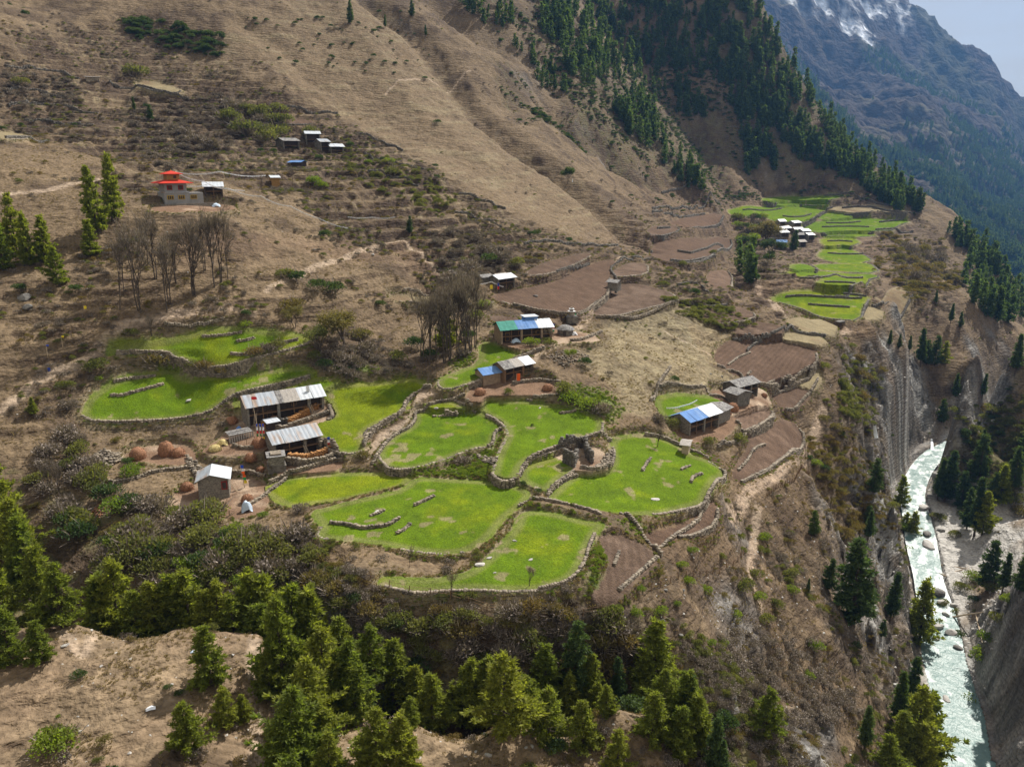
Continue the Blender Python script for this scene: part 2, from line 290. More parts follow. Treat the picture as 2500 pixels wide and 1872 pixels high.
# land cover zones, photo outlines -> ground: name, outline
ZN = dict(
 fan="560 0 900 0 1010 75 1180 290 1300 380 1400 440 1500 530 1575 618 1500 595 1350 560 1250 530 1100 440 930 340 800 290 640 200 560 130",
 scrubL="0 60 300 40 560 140 640 200 800 290 930 340 1100 440 1250 530 1350 570 1280 640 1150 640 1050 700 1000 640 800 560 700 480 560 440 300 470 200 380 0 330",
 leftgrass="0 560 250 620 560 640 700 700 880 640 1000 700 1010 780 900 760 700 800 250 850 190 1040 0 1100",
 terr="1560 640 1450 590 1560 500 1720 420 1850 440 2000 440 2200 500 2320 620 2130 800 1850 830 1700 800 1640 740 1300 790 1200 740 1230 640 1400 600",
 pale="1480 790 1600 730 1780 780 1750 900 1830 930 1760 975 1600 960 1560 1000 1500 960 1440 880",
 fore="0 1872 0 1545 300 1520 660 1560 660 1872",
 fore2="650 1872 700 1800 1000 1760 1250 1760 1500 1730 1650 1720 1750 1872",
 ravine="0 1120 180 1200 380 1290 640 1290 760 1330 900 1440 1300 1480 1520 1480 1700 1640 1900 1700 2000 1872 1700 1872 1500 1720 1000 1760 640 1540 300 1500 0 1530",
 rim="1820 1180 1990 1060 2000 900 2080 880 2150 1100 2200 1300 2240 1500 2260 1700 2200 1872 1980 1872 1850 1700 1650 1560 1500 1480 1560 1420 1780 1260",
 wallR="2400 1480 2500 1390 2520 1900 2430 1900 2420 1750 2395 1600", wallG="1800 1760 1900 1720 2010 1770 1990 1900 1700 1900", lush2="1205 1040 1240 1040 1262 1090 1230 1175 1160 1165 1150 1120 1195 1100", lush3="1240 1235 1300 1225 1440 1255 1560 1262 1600 1300 1480 1290 1350 1262 1270 1262", lush4="1440 1340 1500 1300 1500 1380 1470 1440 1440 1420", lush5="1020 1140 1250 1155 1290 1195 1000 1165 700 1172 640 1190 640 1165 850 1140", lush6="1500 1060 1660 1075 1760 1130 1790 1160 1750 1180 1690 1120 1560 1064", lush7="400 905 480 900 560 905 560 925 430 930", lush8="1380 940 1480 960 1480 1020 1400 990 1200 990 1200 975",
 lush="830 935 790 900 850 870 1000 900 1060 920 1170 850 1180 900 1080 930 1010 922 950 930",
 gravel="2262 1250 2330 1240 2500 1225 2500 1420 2380 1420 2330 1480 2285 1500 2250 1380",
 forest="1200 0 1850 0 1960 180 2080 330 2190 500 2100 480 1850 440 1600 440 1350 300 1330 120",
 gorgeR="2230 1180 2330 1100 2420 1000 2500 900 2500 1230 2330 1260 2250 1260",
 redbank="470 590 1010 590 1140 580 1180 620 1080 700 1010 640")
ZP = {k: hit(poly(t)[:, 0], poly(t)[:, 1], mfast)[:, :2] for k, t in ZN.items()}
TCOL = dict(foretan=(.225, .165, .105), tan=(.165, .119, .073), brown=(.080, .056, .038), pale=(.235, .192, .115), red=(.185, .118, .078), soil=(.085, .058, .042), rock=(.125, .117, .108), path=(.36, .275, .20),
            grav=(.42, .40, .37), green=(.090, .146, .004), green2=(.135, .170, .008), plough=(.115, .078, .056), plough2=(.150, .104, .076), lush=(.10, .17, .035), olive=(.11, .105, .045), scree=(.30, .29, .27))
TCOL = {k: np.array(v) for k, v in TCOL.items()}

def terrain_arrays(TH, LR, near=True):
    th, lr = np.meshgrid(TH, LR); r = np.exp(lr); x = (r * np.sin(th)).ravel(); y = (r * np.cos(th)).ravel(); r = r.ravel()
    zm = macro2(x, y); sh = (len(LR), len(TH))
    Z = zm.reshape(sh)
    X2 = x.reshape(sh); Y2 = y.reshape(sh)
    dl = np.hypot(np.diff(X2, axis=0), np.diff(Y2, axis=0)); gr = np.abs(np.diff(Z, axis=0)) / dl; gr = np.vstack([gr, gr[-1:]])
    dt = np.hypot(np.diff(X2, axis=1), np.diff(Y2, axis=1)); gt = np.abs(np.diff(Z, axis=1)) / dt; gt = np.hstack([gt, gt[:, -1:]])
    slope = np.hypot(gr, gt).ravel()
    n1 = fbm(x / 22, y / 22, 5); n2 = fbm(x / 5, y / 5, 4); n3 = fbm(x / 1.4, y / 1.4, 3)
    W_ = {}
    for k, P in ZP.items():
        if not near: W_[k] = np.zeros(len(x)); continue
        m = np.zeros(len(x)); rr = np.hypot(P[:, 0], P[:, 1]).mean(); s = .04 * rr
        lo = P.min(0) - 2 * s; hi = P.max(0) + 2 * s; q = (x > lo[0]) & (x < hi[0]) & (y > lo[1]) & (y < hi[1])
        m[q] = sst(s * .5, -s * .5, sdist(x[q], y[q], P) + n1[q] * s * 1.2 + n2[q] * s * .4); W_[k] = m
    rk0 = sst(.85, 1.6, slope) * (1 - .85 * W_['forest']) * (1 - sst(380, 520, r)); zw = zm
    if near:
        m = rk0 > .01; aw = np.minimum(.013 * r[m], 2.6) * (1 - .7 * sst(210, 290, r[m])); zw = zm.copy(); zw[m] = macro2(x[m] + aw * 1.3 * fbm(x[m] / 12 + zm[m] / 6.5, y[m] / 12 + 7 - zm[m] / 8, 3), y[m] + aw * 1.6 * fbm(x[m] / 11 + 31 - zm[m] / 5.5, y[m] / 11 + zm[m] / 7, 3))
        zm = zm + rk0 * (zw - zm)
    z = zm.copy(); rk = sst(1.15, 2.1, slope + .3 * n2 + .3 * n1) * (1 - .6 * W_['forest']); rk = np.maximum(rk, np.maximum(W_['wallR'], W_['wallG']) * sst(.3, .7, slope)) * (1 - .75 * sst(420, 600, r))
    # relief of the open slopes: terracettes along the contours, hummocks, rock ledges
    amp = np.clip(r / 180, .35, 2.2)
    z += n1 * 1.1 * amp * (1 - .4 * W_['fan']) + n2 * .34 * amp * (1 - .8 * rk)
    tz = .6 * fbm(x * .10 + 3, (zm + n1 * 1.5) * .8, 3) + .5 * ridged(x * .07, (zm + n2 * .5) * .5, 3); z += tz * .55 * np.clip(amp, .5, 1.3) * sst(.15, .5, slope)
    z += (W_['fore'] + W_['fore2']) * (fbm((x * .8 + y * .6) / 3.2, (-x * .6 + y * .8) / .8, 3) * .30 + ridged(x / 2.2, y / 1.4, 2) * .10); z += (1 - .85 * rk) * n3 * .2 * np.clip(amp, .5, 1.2)
    z += rk * (fbm(x / 9 + zm / 8, y / 9, 4) * 3.0 + (np.round(zm / 4.5 + n1 * 1.5) * 4.5 - zm - n1 * 6.75) * .35)
    wr = np.maximum(W_['wallR'], W_['wallG']); z += wr * (fbm(x / 4.5 + zm / 3.5, y / 4.5 - zm / 5, 4) * 2.6 + ridged(x / 6 + zm / 9, y / 5, 3) * 1.2) * near
    # old terraces: steps following the contour
    for key, h, k0 in (('scrubL', 2.9, .95), ('terr', 2.2, .95), ('leftgrass', 2.0, .55)):
        m = W_[key] * k0 * (1 - rk) * sst(-.5, .2, n1 + .25)
        if not near: break
        t = (z + 1.4 * n1 + 40) / h; f = t - np.floor(t); zz = (np.floor(t) + sst(.62, 1.0, f)) * h - 1.4 * n1 - 40
        z += m * (zz - z)
    # fields
    best = np.full(len(x), 1e9); plane = np.zeros(len(x)); fid = np.full(len(x), -1)
    if near:
        for i, (P, pr) in enumerate(zip(FPO, [f[1] for f in FP3])):
            cx, cy = pr[3:5]; wd = .55 + .004 * math.hypot(cx, cy); lo = P.min(0) - 2 * wd - 2; hi = P.max(0) + 2 * wd + 2
            q = np.where((x > lo[0]) & (x < hi[0]) & (y > lo[1]) & (y < hi[1]))[0]
            d = sdist(x[q], y[q], P) - (.45 + .0022 * math.hypot(cx, cy)); m = d < best[q]; q = q[m]; d = d[m]
            best[q] = d; plane[q] = fieldz(x[q], y[q], zm[q], pr); fid[q] = i
        wd = .5 + .0035 * r; k = sst(wd, .12, best)
        z = z * (1 - k) + (plane + n2 * .10 + n3 * .03 + n1 * .12) * k
    pw = np.zeros(len(x))
    for P, w in (_pp if near else []):
        lo = P.min(0) - 4; hi = P.max(0) + 4; q = (x > lo[0]) & (x < hi[0]) & (y > lo[1]) & (y < hi[1])
        pw[q] = np.maximum(pw[q], sst(w * 1.3, w * .5, segdist(x[q], y[q], P) + .3 * n3[q]))
    pw *= (best > .1)
    # river bed
    dr = segdist(x, y, RW[:, :2]); hw = 6.2
    if near:
        rs = np.zeros(len(x)); zr = np.full(len(x), 1e9)
        for i in range(len(RW) - 1):
            a = RW[i]; b = RW[i + 1]; ab = (b - a)[:2]; t = np.clip(((x - a[0]) * ab[0] + (y - a[1]) * ab[1]) / (ab ** 2).sum(), 0, 1)
            d = np.hypot(x - a[0] - t * ab[0], y - a[1] - t * ab[1]); m = d < zr; zr[m] = d[m]; rs[m] = (a[2] + (b[2] - a[2]) * t)[m]
        bed = rs - 1.6 + n2 * .8; k = sst(12, 4.9, dr); z = np.where(dr < 12, z * (1 - k) + bed * k, z)
        z = np.where(dr > 5.3, np.maximum(z, np.where(dr < 40, rs + .2 + .03 * (dr - 5) + np.abs(n2) * .5, -1e9)), z)
    # ---- colour of the ground; the far mountain's also holds shade
    def mixc(c, k, t): k = np.clip(k, 0, 1)[:, None]; return c * (1 - k) + TCOL[t] * k
    c = np.tile(TCOL['tan'], (len(x), 1)); s1 = fbm(x / 9 + 50, y / 9, 4); s2 = fbm(x / 2.2 - 30, y / 2.2, 3)
    c = mixc(c, sst(-.2, .5, s1 + .4 * n2) * .75, 'brown')
    c = mixc(c, W_['fan'] * (.85 + .3 * s2), 'tan'); c = mixc(c, W_['fan'] * sst(.1, .6, tz) * .5, 'pale')
    c = mixc(c, W_['scrubL'] * (.45 + .6 * s1), 'brown'); c = mixc(c, W_['scrubL'] * sst(.2, .5, s2) * .5, 'pale')
    c = mixc(c, W_['forest'] * (.7 + .5 * s1), 'brown'); c = mixc(c, W_['forest'] * sst(-.3, .4, s2) * .55, 'olive')
    c = mixc(c, W_['leftgrass'] * .5, 'tan'); c = mixc(c, W_['redbank'] * .35, 'red')
    c = mixc(c, W_['terr'] * (.5 + .5 * s1), 'soil'); c = mixc(c, W_['terr'] * sst(0, .5, s2) * .75, 'tan')
    c = mixc(c, W_['pale'] * (.7 + .4 * s2), 'pale'); c = mixc(c, W_['fore'] * .8, 'foretan'); c = mixc(c, W_['fore'] * sst(0, .5, s1) * .2, 'red'); c = mixc(c, W_['fore2'] * .7, 'foretan')
    c = mixc(c, W_['ravine'] * .75, 'brown'); c = mixc(c, W_['ravine'] * sst(.0, .4, s2) * .6, 'olive')
    c = mixc(c, W_['rim'] * .55, 'brown'); c = mixc(c, W_['rim'] * sst(.0, .5, s2) * .7, 'tan'); c = mixc(c, W_['gorgeR'] * .7, 'olive')
    lu = np.maximum.reduce([W_[k] for k in W_ if k.startswith('lush')]); c = mixc(c, lu * (.45 + .8 * s2), 'lush'); st = fbm(x / 2.6 + zm / 7, y / 2.6 + zm / 4, 4); st2 = fbm(x / 8 + zm / 25, y / 8 + zm / 12, 3); c = mixc(c, rk * (.55 + .45 * sst(-.3, .2, st2)), 'rock'); c = mixc(c, rk * sst(.1, .4, st2) * .6, 'scree'); c = c * (1 + rk * st * 1.2)[:, None]
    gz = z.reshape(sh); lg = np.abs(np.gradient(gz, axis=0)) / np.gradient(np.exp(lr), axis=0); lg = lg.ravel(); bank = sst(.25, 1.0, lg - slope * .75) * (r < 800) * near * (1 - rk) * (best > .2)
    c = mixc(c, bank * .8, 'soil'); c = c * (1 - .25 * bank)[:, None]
    c = mixc(c, W_['gravel'] * .95 * (1 - .8 * rk), 'grav'); c = mixc(c, sst(14, 8, dr) * .9 * (1 - .8 * sst(.7, 1.3, slope)), 'grav')
    c = mixc(c, pw * .8, 'path')
    if near:
        kinds = np.array([{'G': 0, 'B': 1, 'T': 2, 'D': 3}[f[0]] for f in FLD]); fk = np.where(fid >= 0, kinds[np.maximum(fid, 0)], -1)
        vx = (_val[(fid * 37) % 999] - .5)
        edge = sst(1.6, .2, best) * (fk >= 0); c = mixc(c, edge * .6 * (fk != 1), 'pale')
        e = sst(.35, -.15 - .001 * r, best + .5 * n3 * 1.2)
        for k, a, b in ((0, 'green', 'green2'), (1, 'plough', 'plough2'), (2, 'pale', 'tan'), (3, 'red', 'path')):
            m = (fk == k); base = c.copy(); base = mixc(base, e * m, a)
            rowy = .5 * np.sin((x * .7 + y * .35) * .55 + 3 * n1); base = mixc(base, e * m * sst(-.1, .7, s1 * .9 + .35 * s2 + vx * .8 + .15 * rowy), b); c[m] = base[m]
        tint = 1 + .10 * np.stack([_val[(fid * 91 + 5) % 997] - .4, (_val[(fid * 91 + 5) % 997] - .5) * .4, 0 * x], -1); fu = sst(-.6, .6, np.sin((x * np.cos(fid * 1.7) + y * np.sin(fid * 1.7)) * 5.2 + n2 * 2)) ; c = np.where(((fk == 1) | (fk == 0))[:, None], c * tint * (1 - .16 * fu * (fk == 1))[:, None], c)
        m = (fk == 0) & (best < 0); pt = sst(.46, .58, fbm(x / 3.1 + 9, y / 3.1, 3)); c = mixc(c, pt * m * .7, 'pale')
        c = mixc(c, sst(1.3, .1, np.abs(best + .9)) * (fk == 0) * .35, 'pale')
    if not near:
        el = (zm + 150) / 1400; f1 = fbm(x / 260, y / 260, 6); fo = sst(-.25, .15, f1 - el * .55 + .12)
        c = np.tile(np.array([.048, .037, .029]), (len(x), 1)); c = mixc(c, fo, 'olive'); c = c * np.where(fo[:, None] > .5, .40, 1.0)  # mountain tones darkened to stand in for its shaded face
        sn = sst(760, 1150, zm + 260 * fbm(x / 160, y / 160, 5) + 130 * fbm(x / 40, y / 40, 3)); 
        for t in ('2078 78 2106 66 2132 96 2112 104', '2118 34 2150 12 2190 10 2186 28 2150 40 2112 66', '2006 30 2018 26 2024 62 2016 64'):
            q = poly(t); sp_ = hit(q[:, 0], q[:, 1], mfast)[:, :2]; sn = np.maximum(sn, sst(20, -50, sdist(x, y, sp_) + 170 * fbm(x / 60, y / 60, 5)))
        c = c * (1 - sn[:, None] * .95) + sn[:, None] * .95 * np.array([.75, .77, .8])
        spur = ridged(x / 700 + .3, y / 900, 5); z += spur * 75 * sst(1100, 2000, r) + fbm(x / 60, y / 60, 5) * 34 * sst(1100, 1900, r) + ridged(x / 120, y / 120, 5) * 30 * sst(1100, 1900, r)
    c *= (1 + (.22 * s2 + .16 * n3) * (1 - .9 * rk))[:, None]
    return x, y, z, np.clip(c, .01, .9), best, fid, r, slope, rk, W_, dr
# ------------------------------------------------------------------ materials
def mat(name, base=(.3, .3, .3), rough=.85, var=.25, scale=3.0, attr=None, bump=0.0, bscale=8.0, stretch=None, metal=0, spec=.25, var2=None, trans=0, coord='Object'):
    m = bpy.data.materials.new(name); m.use_nodes = True; t = m.node_tree; n = t.nodes; b = n['Principled BSDF']
    b.inputs['Roughness'].default_value = rough; b.inputs['Metallic'].default_value = metal; b.inputs['Specular IOR Level'].default_value = spec
    tcd = n.new('ShaderNodeTexCoord'); mpg = n.new('ShaderNodeMapping')
    if stretch: mpg.inputs['Scale'].default_value = stretch
    t.links.new(tcd.outputs[coord], mpg.inputs['Vector'])
    no = n.new('ShaderNodeTexNoise'); no.inputs['Scale'].default_value = scale; no.inputs['Detail'].default_value = 5; t.links.new(mpg.outputs['Vector'], no.inputs['Vector'])
    r_ = n.new('ShaderNodeMapRange'); r_.inputs['From Min'].default_value = .3; r_.inputs['From Max'].default_value = .7
    r_.inputs['To Min'].default_value = 1 - var; r_.inputs['To Max'].default_value = 1 + var; t.links.new(no.outputs['Fac'], r_.inputs['Value'])
    src = None
    if attr:
        a = n.new('ShaderNodeAttribute'); a.attribute_name = attr; src = a.outputs['Color']
    else:
        a = n.new('ShaderNodeRGB'); a.outputs[0].default_value = (*base, 1); src = a.outputs[0]
    if var2 is not None:
        m2 = n.new('ShaderNodeMix'); m2.data_type = 'RGBA'; m2.inputs['B'].default_value = (*var2, 1); t.links.new(src, m2.inputs['A'])
        r2 = n.new('ShaderNodeMapRange'); r2.inputs['From Min'].default_value = .48; r2.inputs['From Max'].default_value = .62
        n2_ = n.new('ShaderNodeTexNoise'); n2_.inputs['Scale'].default_value = scale * .37; n2_.inputs['Detail'].default_value = 6; t.links.new(mpg.outputs['Vector'], n2_.inputs['Vector'])
        t.links.new(n2_.outputs['Fac'], r2.inputs['Value']); t.links.new(r2.outputs['Result'], m2.inputs['Factor']); src = m2.outputs['Result']
    vm = n.new('ShaderNodeVectorMath'); vm.operation = 'SCALE'; t.links.new(src, vm.inputs[0]); t.links.new(r_.outputs['Result'], vm.inputs['Scale'])
    t.links.new(vm.outputs['Vector'], b.inputs['Base Color'])
    if bump:
        bn = n.new('ShaderNodeTexNoise'); bn.inputs['Scale'].default_value = bscale; bn.inputs['Detail'].default_value = 4; t.links.new(mpg.outputs['Vector'], bn.inputs['Vector'])
        bb = n.new('ShaderNodeBump'); bb.inputs['Distance'].default_value = bump; bb.inputs['Strength'].default_value = 1; t.links.new(bn.outputs['Fac'], bb.inputs['Height']); t.links.new(bb.outputs['Normal'], b.inputs['Normal'])
    if trans:
        tr = n.new('ShaderNodeBsdfTranslucent'); mx = n.new('ShaderNodeMixShader'); mx.inputs[0].default_value = trans
        t.links.new(vm.outputs['Vector'], tr.inputs['Color']); t.links.new(b.outputs[0], mx.inputs[1]); t.links.new(tr.outputs[0], mx.inputs[2]); t.links.new(mx.outputs[0], n['Material Output'].inputs['Surface'])
    return m
M = {}
M['ground'] = mat('ground', attr='col', var=.34, scale=1.3, bump=.25, bscale=2.2, rough=.95, spec=.1)
def contour_bump(m):
    t = m.node_tree; n = t.nodes; b = n['Principled BSDF']; tcd = n.new('ShaderNodeTexCoord'); old = b.inputs['Normal'].links[0].from_socket
    for sc, di in (((.22, .22, 1.25), .9), ((.7, .7, 1.6), .45)):
        mp_ = n.new('ShaderNodeMapping'); mp_.inputs['Scale'].default_value = sc; t.links.new(tcd.outputs['Object'], mp_.inputs['Vector']); no = n.new('ShaderNodeTexNoise'); no.inputs['Scale'].default_value = 1.0; no.inputs['Detail'].default_value = 4; t.links.new(mp_.outputs['Vector'], no.inputs['Vector'])
        bb = n.new('ShaderNodeBump'); bb.inputs['Distance'].default_value = di; t.links.new(no.outputs['Fac'], bb.inputs['Height']); t.links.new(old, bb.inputs['Normal']); old = bb.outputs['Normal']
    t.links.new(old, b.inputs['Normal'])
contour_bump(M['ground'])
M['field'] = mat('field', attr='col', var=.30, scale=3.2, bump=.16, bscale=4.5, rough=.95, spec=.03)
M['far'] = mat('far', attr='col', var=.5, scale=.03, bump=18.0, bscale=.035, rough=.95, spec=.05)
def mk(name, V, F, m, parent=None, smooth=False):
    me = bpy.data.meshes.new(name); V = np.asarray(V, np.float32); F = np.asarray(F, np.int32)
    me.vertices.add(len(V)); me.vertices.foreach_set('co', V.ravel()); k = F.shape[1]
    me.loops.add(F.size); me.loops.foreach_set('vertex_index', F.ravel()); me.polygons.add(len(F))
    me.polygons.foreach_set('loop_start', np.arange(0, F.size, k, dtype=np.int32)); me.update(calc_edges=True)
    if smooth: me.polygons.foreach_set('use_smooth', np.ones(len(F), bool))
    me.materials.append(m); o = bpy.data.objects.new(name, me); COL.objects.link(o)
    if parent is not None: o.parent = parent
    return o
def put_attr(me, name, A):
    a = me.attributes.new(name, 'FLOAT_COLOR', 'POINT'); d = np.ones((len(A), 4), np.float32); d[:, :3] = A; a.data.foreach_set('color', d.ravel())
def grid_faces(nr, nc):
    i = np.arange(nr - 1)[:, None] * nc + np.arange(nc - 1)[None]; return np.stack([i, i + 1, i + nc + 1, i + nc], -1).reshape(-1, 4)
TX, TY, TZ, TC, TB, TF, TR, TSL, TRK, TW, TDR = terrain_arrays(TH, LR)
NC = len(TH); NR = len(LR)
Fc = grid_faces(NR, NC)
_fin = np.where(TB < 0, TF, -1); ff = np.where((_fin[Fc] == _fin[Fc[:, :1]]).all(1), _fin[Fc[:, 0]], -1)
def submesh(name, sel, m):
    F = Fc[sel]; u, inv = np.unique(F, return_inverse=True); F = inv.reshape(F.shape)
    o = mk(name, np.stack([TX[u], TY[u], TZ[u]], -1), F, m, smooth=True); put_attr(o.data, 'col', TC[u]); o['kind'] = 'structure'; return o
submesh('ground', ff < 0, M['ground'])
FN = {'G': 'green_field', 'B': 'ploughed_field', 'T': 'grass_field', 'D': 'earth_yard'}
for i, f in enumerate(FLD):
    if (ff == i).any(): submesh(FN[f[0]], ff == i, M['field'])
# far side
TH2 = np.linspace(R(-20), R(62), 620); LR2 = np.linspace(math.log(985), math.log(7500), 420)
x, y, z, c, *_ = terrain_arrays(TH2, LR2, False); z[:len(TH2) * 2] -= 6
o = mk('mountain', np.stack([x, y, z], -1), grid_faces(len(LR2), len(TH2)), M['far'], smooth=True); put_attr(o.data, 'col', c); o['kind'] = 'structure'
ZG = TZ.reshape(NR, NC); _idx = np.arange(NC); _idr = np.arange(NR)
def ground(x, y):
    x = np.asarray(x, float); y = np.asarray(y, float)
    ti = np.interp(np.arctan2(x, y), TH, _idx); ri = np.interp(np.log(np.hypot(x, y) + 1e-6), LR, _idr)
    i = np.clip(ri.astype(int), 0, NR - 2); j = np.clip(ti.astype(int), 0, NC - 2); a = ri - i; b = ti - j
    return (ZG[i, j] * (1 - b) + ZG[i, j + 1] * b) * (1 - a) + (ZG[i + 1, j] * (1 - b) + ZG[i + 1, j + 1] * b) * a
def pick(u, v): return hit(u, v, ground, n=1600)
# river
M['water'] = mat('water', attr='col', rough=.4, var=.12, scale=1.6, bump=.18, bscale=1.8, spec=.3, stretch=(1, .6, 1))
def ribbon(P, hw):
    P = chaikin(chaikin(P, False), False); hw = np.interp(np.linspace(0, 1, len(P)), np.linspace(0, 1, len(hw)), hw)
    out = []; k = np.linspace(0, 1, 700); s = np.concatenate([[0], np.cumsum(np.hypot(*np.diff(P[:, :2], axis=0).T))]); s_len = s[-1]; s /= s[-1]
    C = np.stack([np.interp(k, s, P[:, i]) for i in range(3)], -1); h = np.interp(k, s, hw); t = np.gradient(C[:, :2], axis=0); t /= np.hypot(*t.T)[:, None]; nrm = np.stack([-t[:, 1], t[:, 0]], -1)
    w = np.linspace(-1, 1, 17); V = np.zeros((len(C), 17, 3)); V[..., :2] = C[:, None, :2] + nrm[:, None] * (w[None] * h[:, None] * 1.2)[..., None]; V[..., 2] = C[:, None, 2]
    V[..., 2] += .22 * fbm(V[..., 0] / 1.6, V[..., 1] / 2.6, 4); sm = (k * s_len)[:, None] + 0 * w[None]; a_ = (w[None] * h[:, None]) * 1.0; f_ = .6 * fbm(sm / 5.5, a_ / 1.1 + 3 * np.sin(sm / 17), 4) + .4 * fbm(sm / 1.6, a_ / .8 + 9, 3)
    rapid = sst(1560, 1500, np.interp(k, s, np.interp(np.linspace(0, 1, len(P)), np.linspace(0, 1, len(RIV)), [q[1] for q in RIV])))[:, None]; foam = sst(.32 - .34 * rapid, .62 - .30 * rapid, f_ + .14 * np.abs(w[None]))[..., None]
    cc = np.array([.135, .215, .20]) * (1 - foam) + np.array([.62, .66, .65]) * foam; return V.reshape(-1, 3), grid_faces(len(C), 17), cc.reshape(-1, 3)
V, F, cc = ribbon(RW, RHW); o = mk('river', V, F, M['water'], smooth=True); put_attr(o.data, 'col', cc); o['kind'] = 'structure'
# ------------------------------------------------------------------ helpers for things
def setp(o, label=None, cat=None, group=None, kind=None):
    if label: o['label'] = label
    if cat: o['category'] = cat
    if group: o['group'] = group
    if kind: o['kind'] = kind
    return o
def empty(name, loc, rz=0, scale=1):
    o = bpy.data.objects.new(name, None); COL.objects.link(o); o.empty_display_size = .3; o.location = loc; o.rotation_euler = (0, 0, rz); o.scale = (scale,) * 3; return o
def copy_tree(o, parent=None):
    c = o.copy(); COL.objects.link(c); c.parent = parent
    for ch in list(o.children): copy_tree(ch, c)
    return c
class MB:
    """collects simple solids and links them as one mesh"""
    def __init__(s): s.V = []; s.F = []; s.n = 0
    def add(s, V, F):
        s.V.append(np.asarray(V, float)); s.F += [tuple(i + s.n for i in f) for f in F]; s.n += len(V); return s
    def box(s, c, size, rz=0, jit=0, tilt=None):
        x, y, z = [q / 2 for q in size]; V = np.array([(a * x, b * y, d * z) for a in (-1, 1) for b in (-1, 1) for d in (-1, 1)])
        if jit: V = V + (rng.random((8, 3)) - .5) * jit * np.array(size)
        if tilt: V = V @ np.array(Matrix.Rotation(tilt[0], 3, tilt[1])).T
        cs, sn = math.cos(rz), math.sin(rz); V = V @ np.array([[cs, sn, 0], [-sn, cs, 0], [0, 0, 1]]) + np.array(c)
        return s.add(V, [(0, 1, 3, 2), (4, 6, 7, 5), (0, 4, 5, 1), (2, 3, 7, 6), (0, 2, 6, 4), (1, 5, 7, 3)])
    def tube(s, pts, rad, k=5):
        pts = [Vector(p) for p in pts]; rad = rad if hasattr(rad, '__len__') else [rad] * len(pts); V = []
        for i, p in enumerate(pts):
            t = (pts[min(i + 1, len(pts) - 1)] - pts[max(i - 1, 0)]).normalized(); a = t.orthogonal().normalized(); b = t.cross(a)
            V += [tuple(p + (a * math.cos(2 * math.pi * j / k) + b * math.sin(2 * math.pi * j / k)) * rad[i]) for j in range(k)]
        F = [(i * k + j, i * k + (j + 1) % k, (i + 1) * k + (j + 1) % k, (i + 1) * k + j) for i in range(len(pts) - 1) for j in range(k)]
        F += [tuple(range(k))[::-1], tuple(range((len(pts) - 1) * k, len(pts) * k))]; return s.add(V, F)
    def prism(s, P, z0, z1):
        n = len(P); V = [(a, b, z0) for a, b in P] + [(a, b, z1) for a, b in P]
        return s.add(V, [tuple(range(n))[::-1], tuple(range(n, 2 * n))] + [(i, (i + 1) % n, n + (i + 1) % n, n + i) for i in range(n)])
    def build(s, name, m, parent=None, smooth=False):
        me = bpy.data.meshes.new(name); me.from_pydata(np.concatenate(s.V).tolist(), [], s.F); me.materials.append(m); me.update()
        if smooth: me.polygons.foreach_set('use_smooth', [True] * len(me.polygons))
        o = bpy.data.objects.new(name, me); COL.objects.link(o)
        if parent is not None: o.parent = parent
        return o
_BF = np.array([(0, 1, 3, 2), (4, 6, 7, 5), (0, 4, 5, 1), (2, 3, 7, 6), (0, 2, 6, 4), (1, 5, 7, 3)])
_BV = np.array([(a, b, d) for a in (-.5, .5) for b in (-.5, .5) for d in (-.5, .5)])
def boxes(C, Sz, A, jit=.25):
    """many uneven blocks at once: centres, sizes, headings"""
    n = len(C); V = _BV[None] + (rng.random((n, 8, 3)) - .5) * jit; V = V * Sz[:, None]; cs = np.cos(A)[:, None]; sn = np.sin(A)[:, None]
    X = V[..., 0] * cs - V[..., 1] * sn; Y = V[..., 0] * sn + V[..., 1] * cs; V = np.stack([X, Y, V[..., 2]], -1) + C[:, None]
    return V.reshape(-1, 3), (_BF[None] + 8 * np.arange(n)[:, None, None]).reshape(-1, 4)
M['stone'] = mat('dry stone', (.27, .225, .17), var=.5, scale=1.9, bump=.05, bscale=9, var2=(.15, .125, .10))
M['drystone_dark'] = mat('dark stone', (.15, .135, .115), var=.45, scale=1.6, bump=.05, bscale=9)
M['rockm'] = mat('boulder rock', (.19, .18, .165), var=.4, scale=1.2, bump=.12, bscale=3, var2=(.11, .10, .095))
def resample(P, step):
    s = np.concatenate([[0], np.cumsum(np.hypot(*np.diff(P, axis=0).T))]); n = max(2, int(s[-1] / step)); k = np.linspace(0, s[-1], n)
    return np.stack([np.interp(k, s, P[:, 0]), np.interp(k, s, P[:, 1])], -1), s[-1]
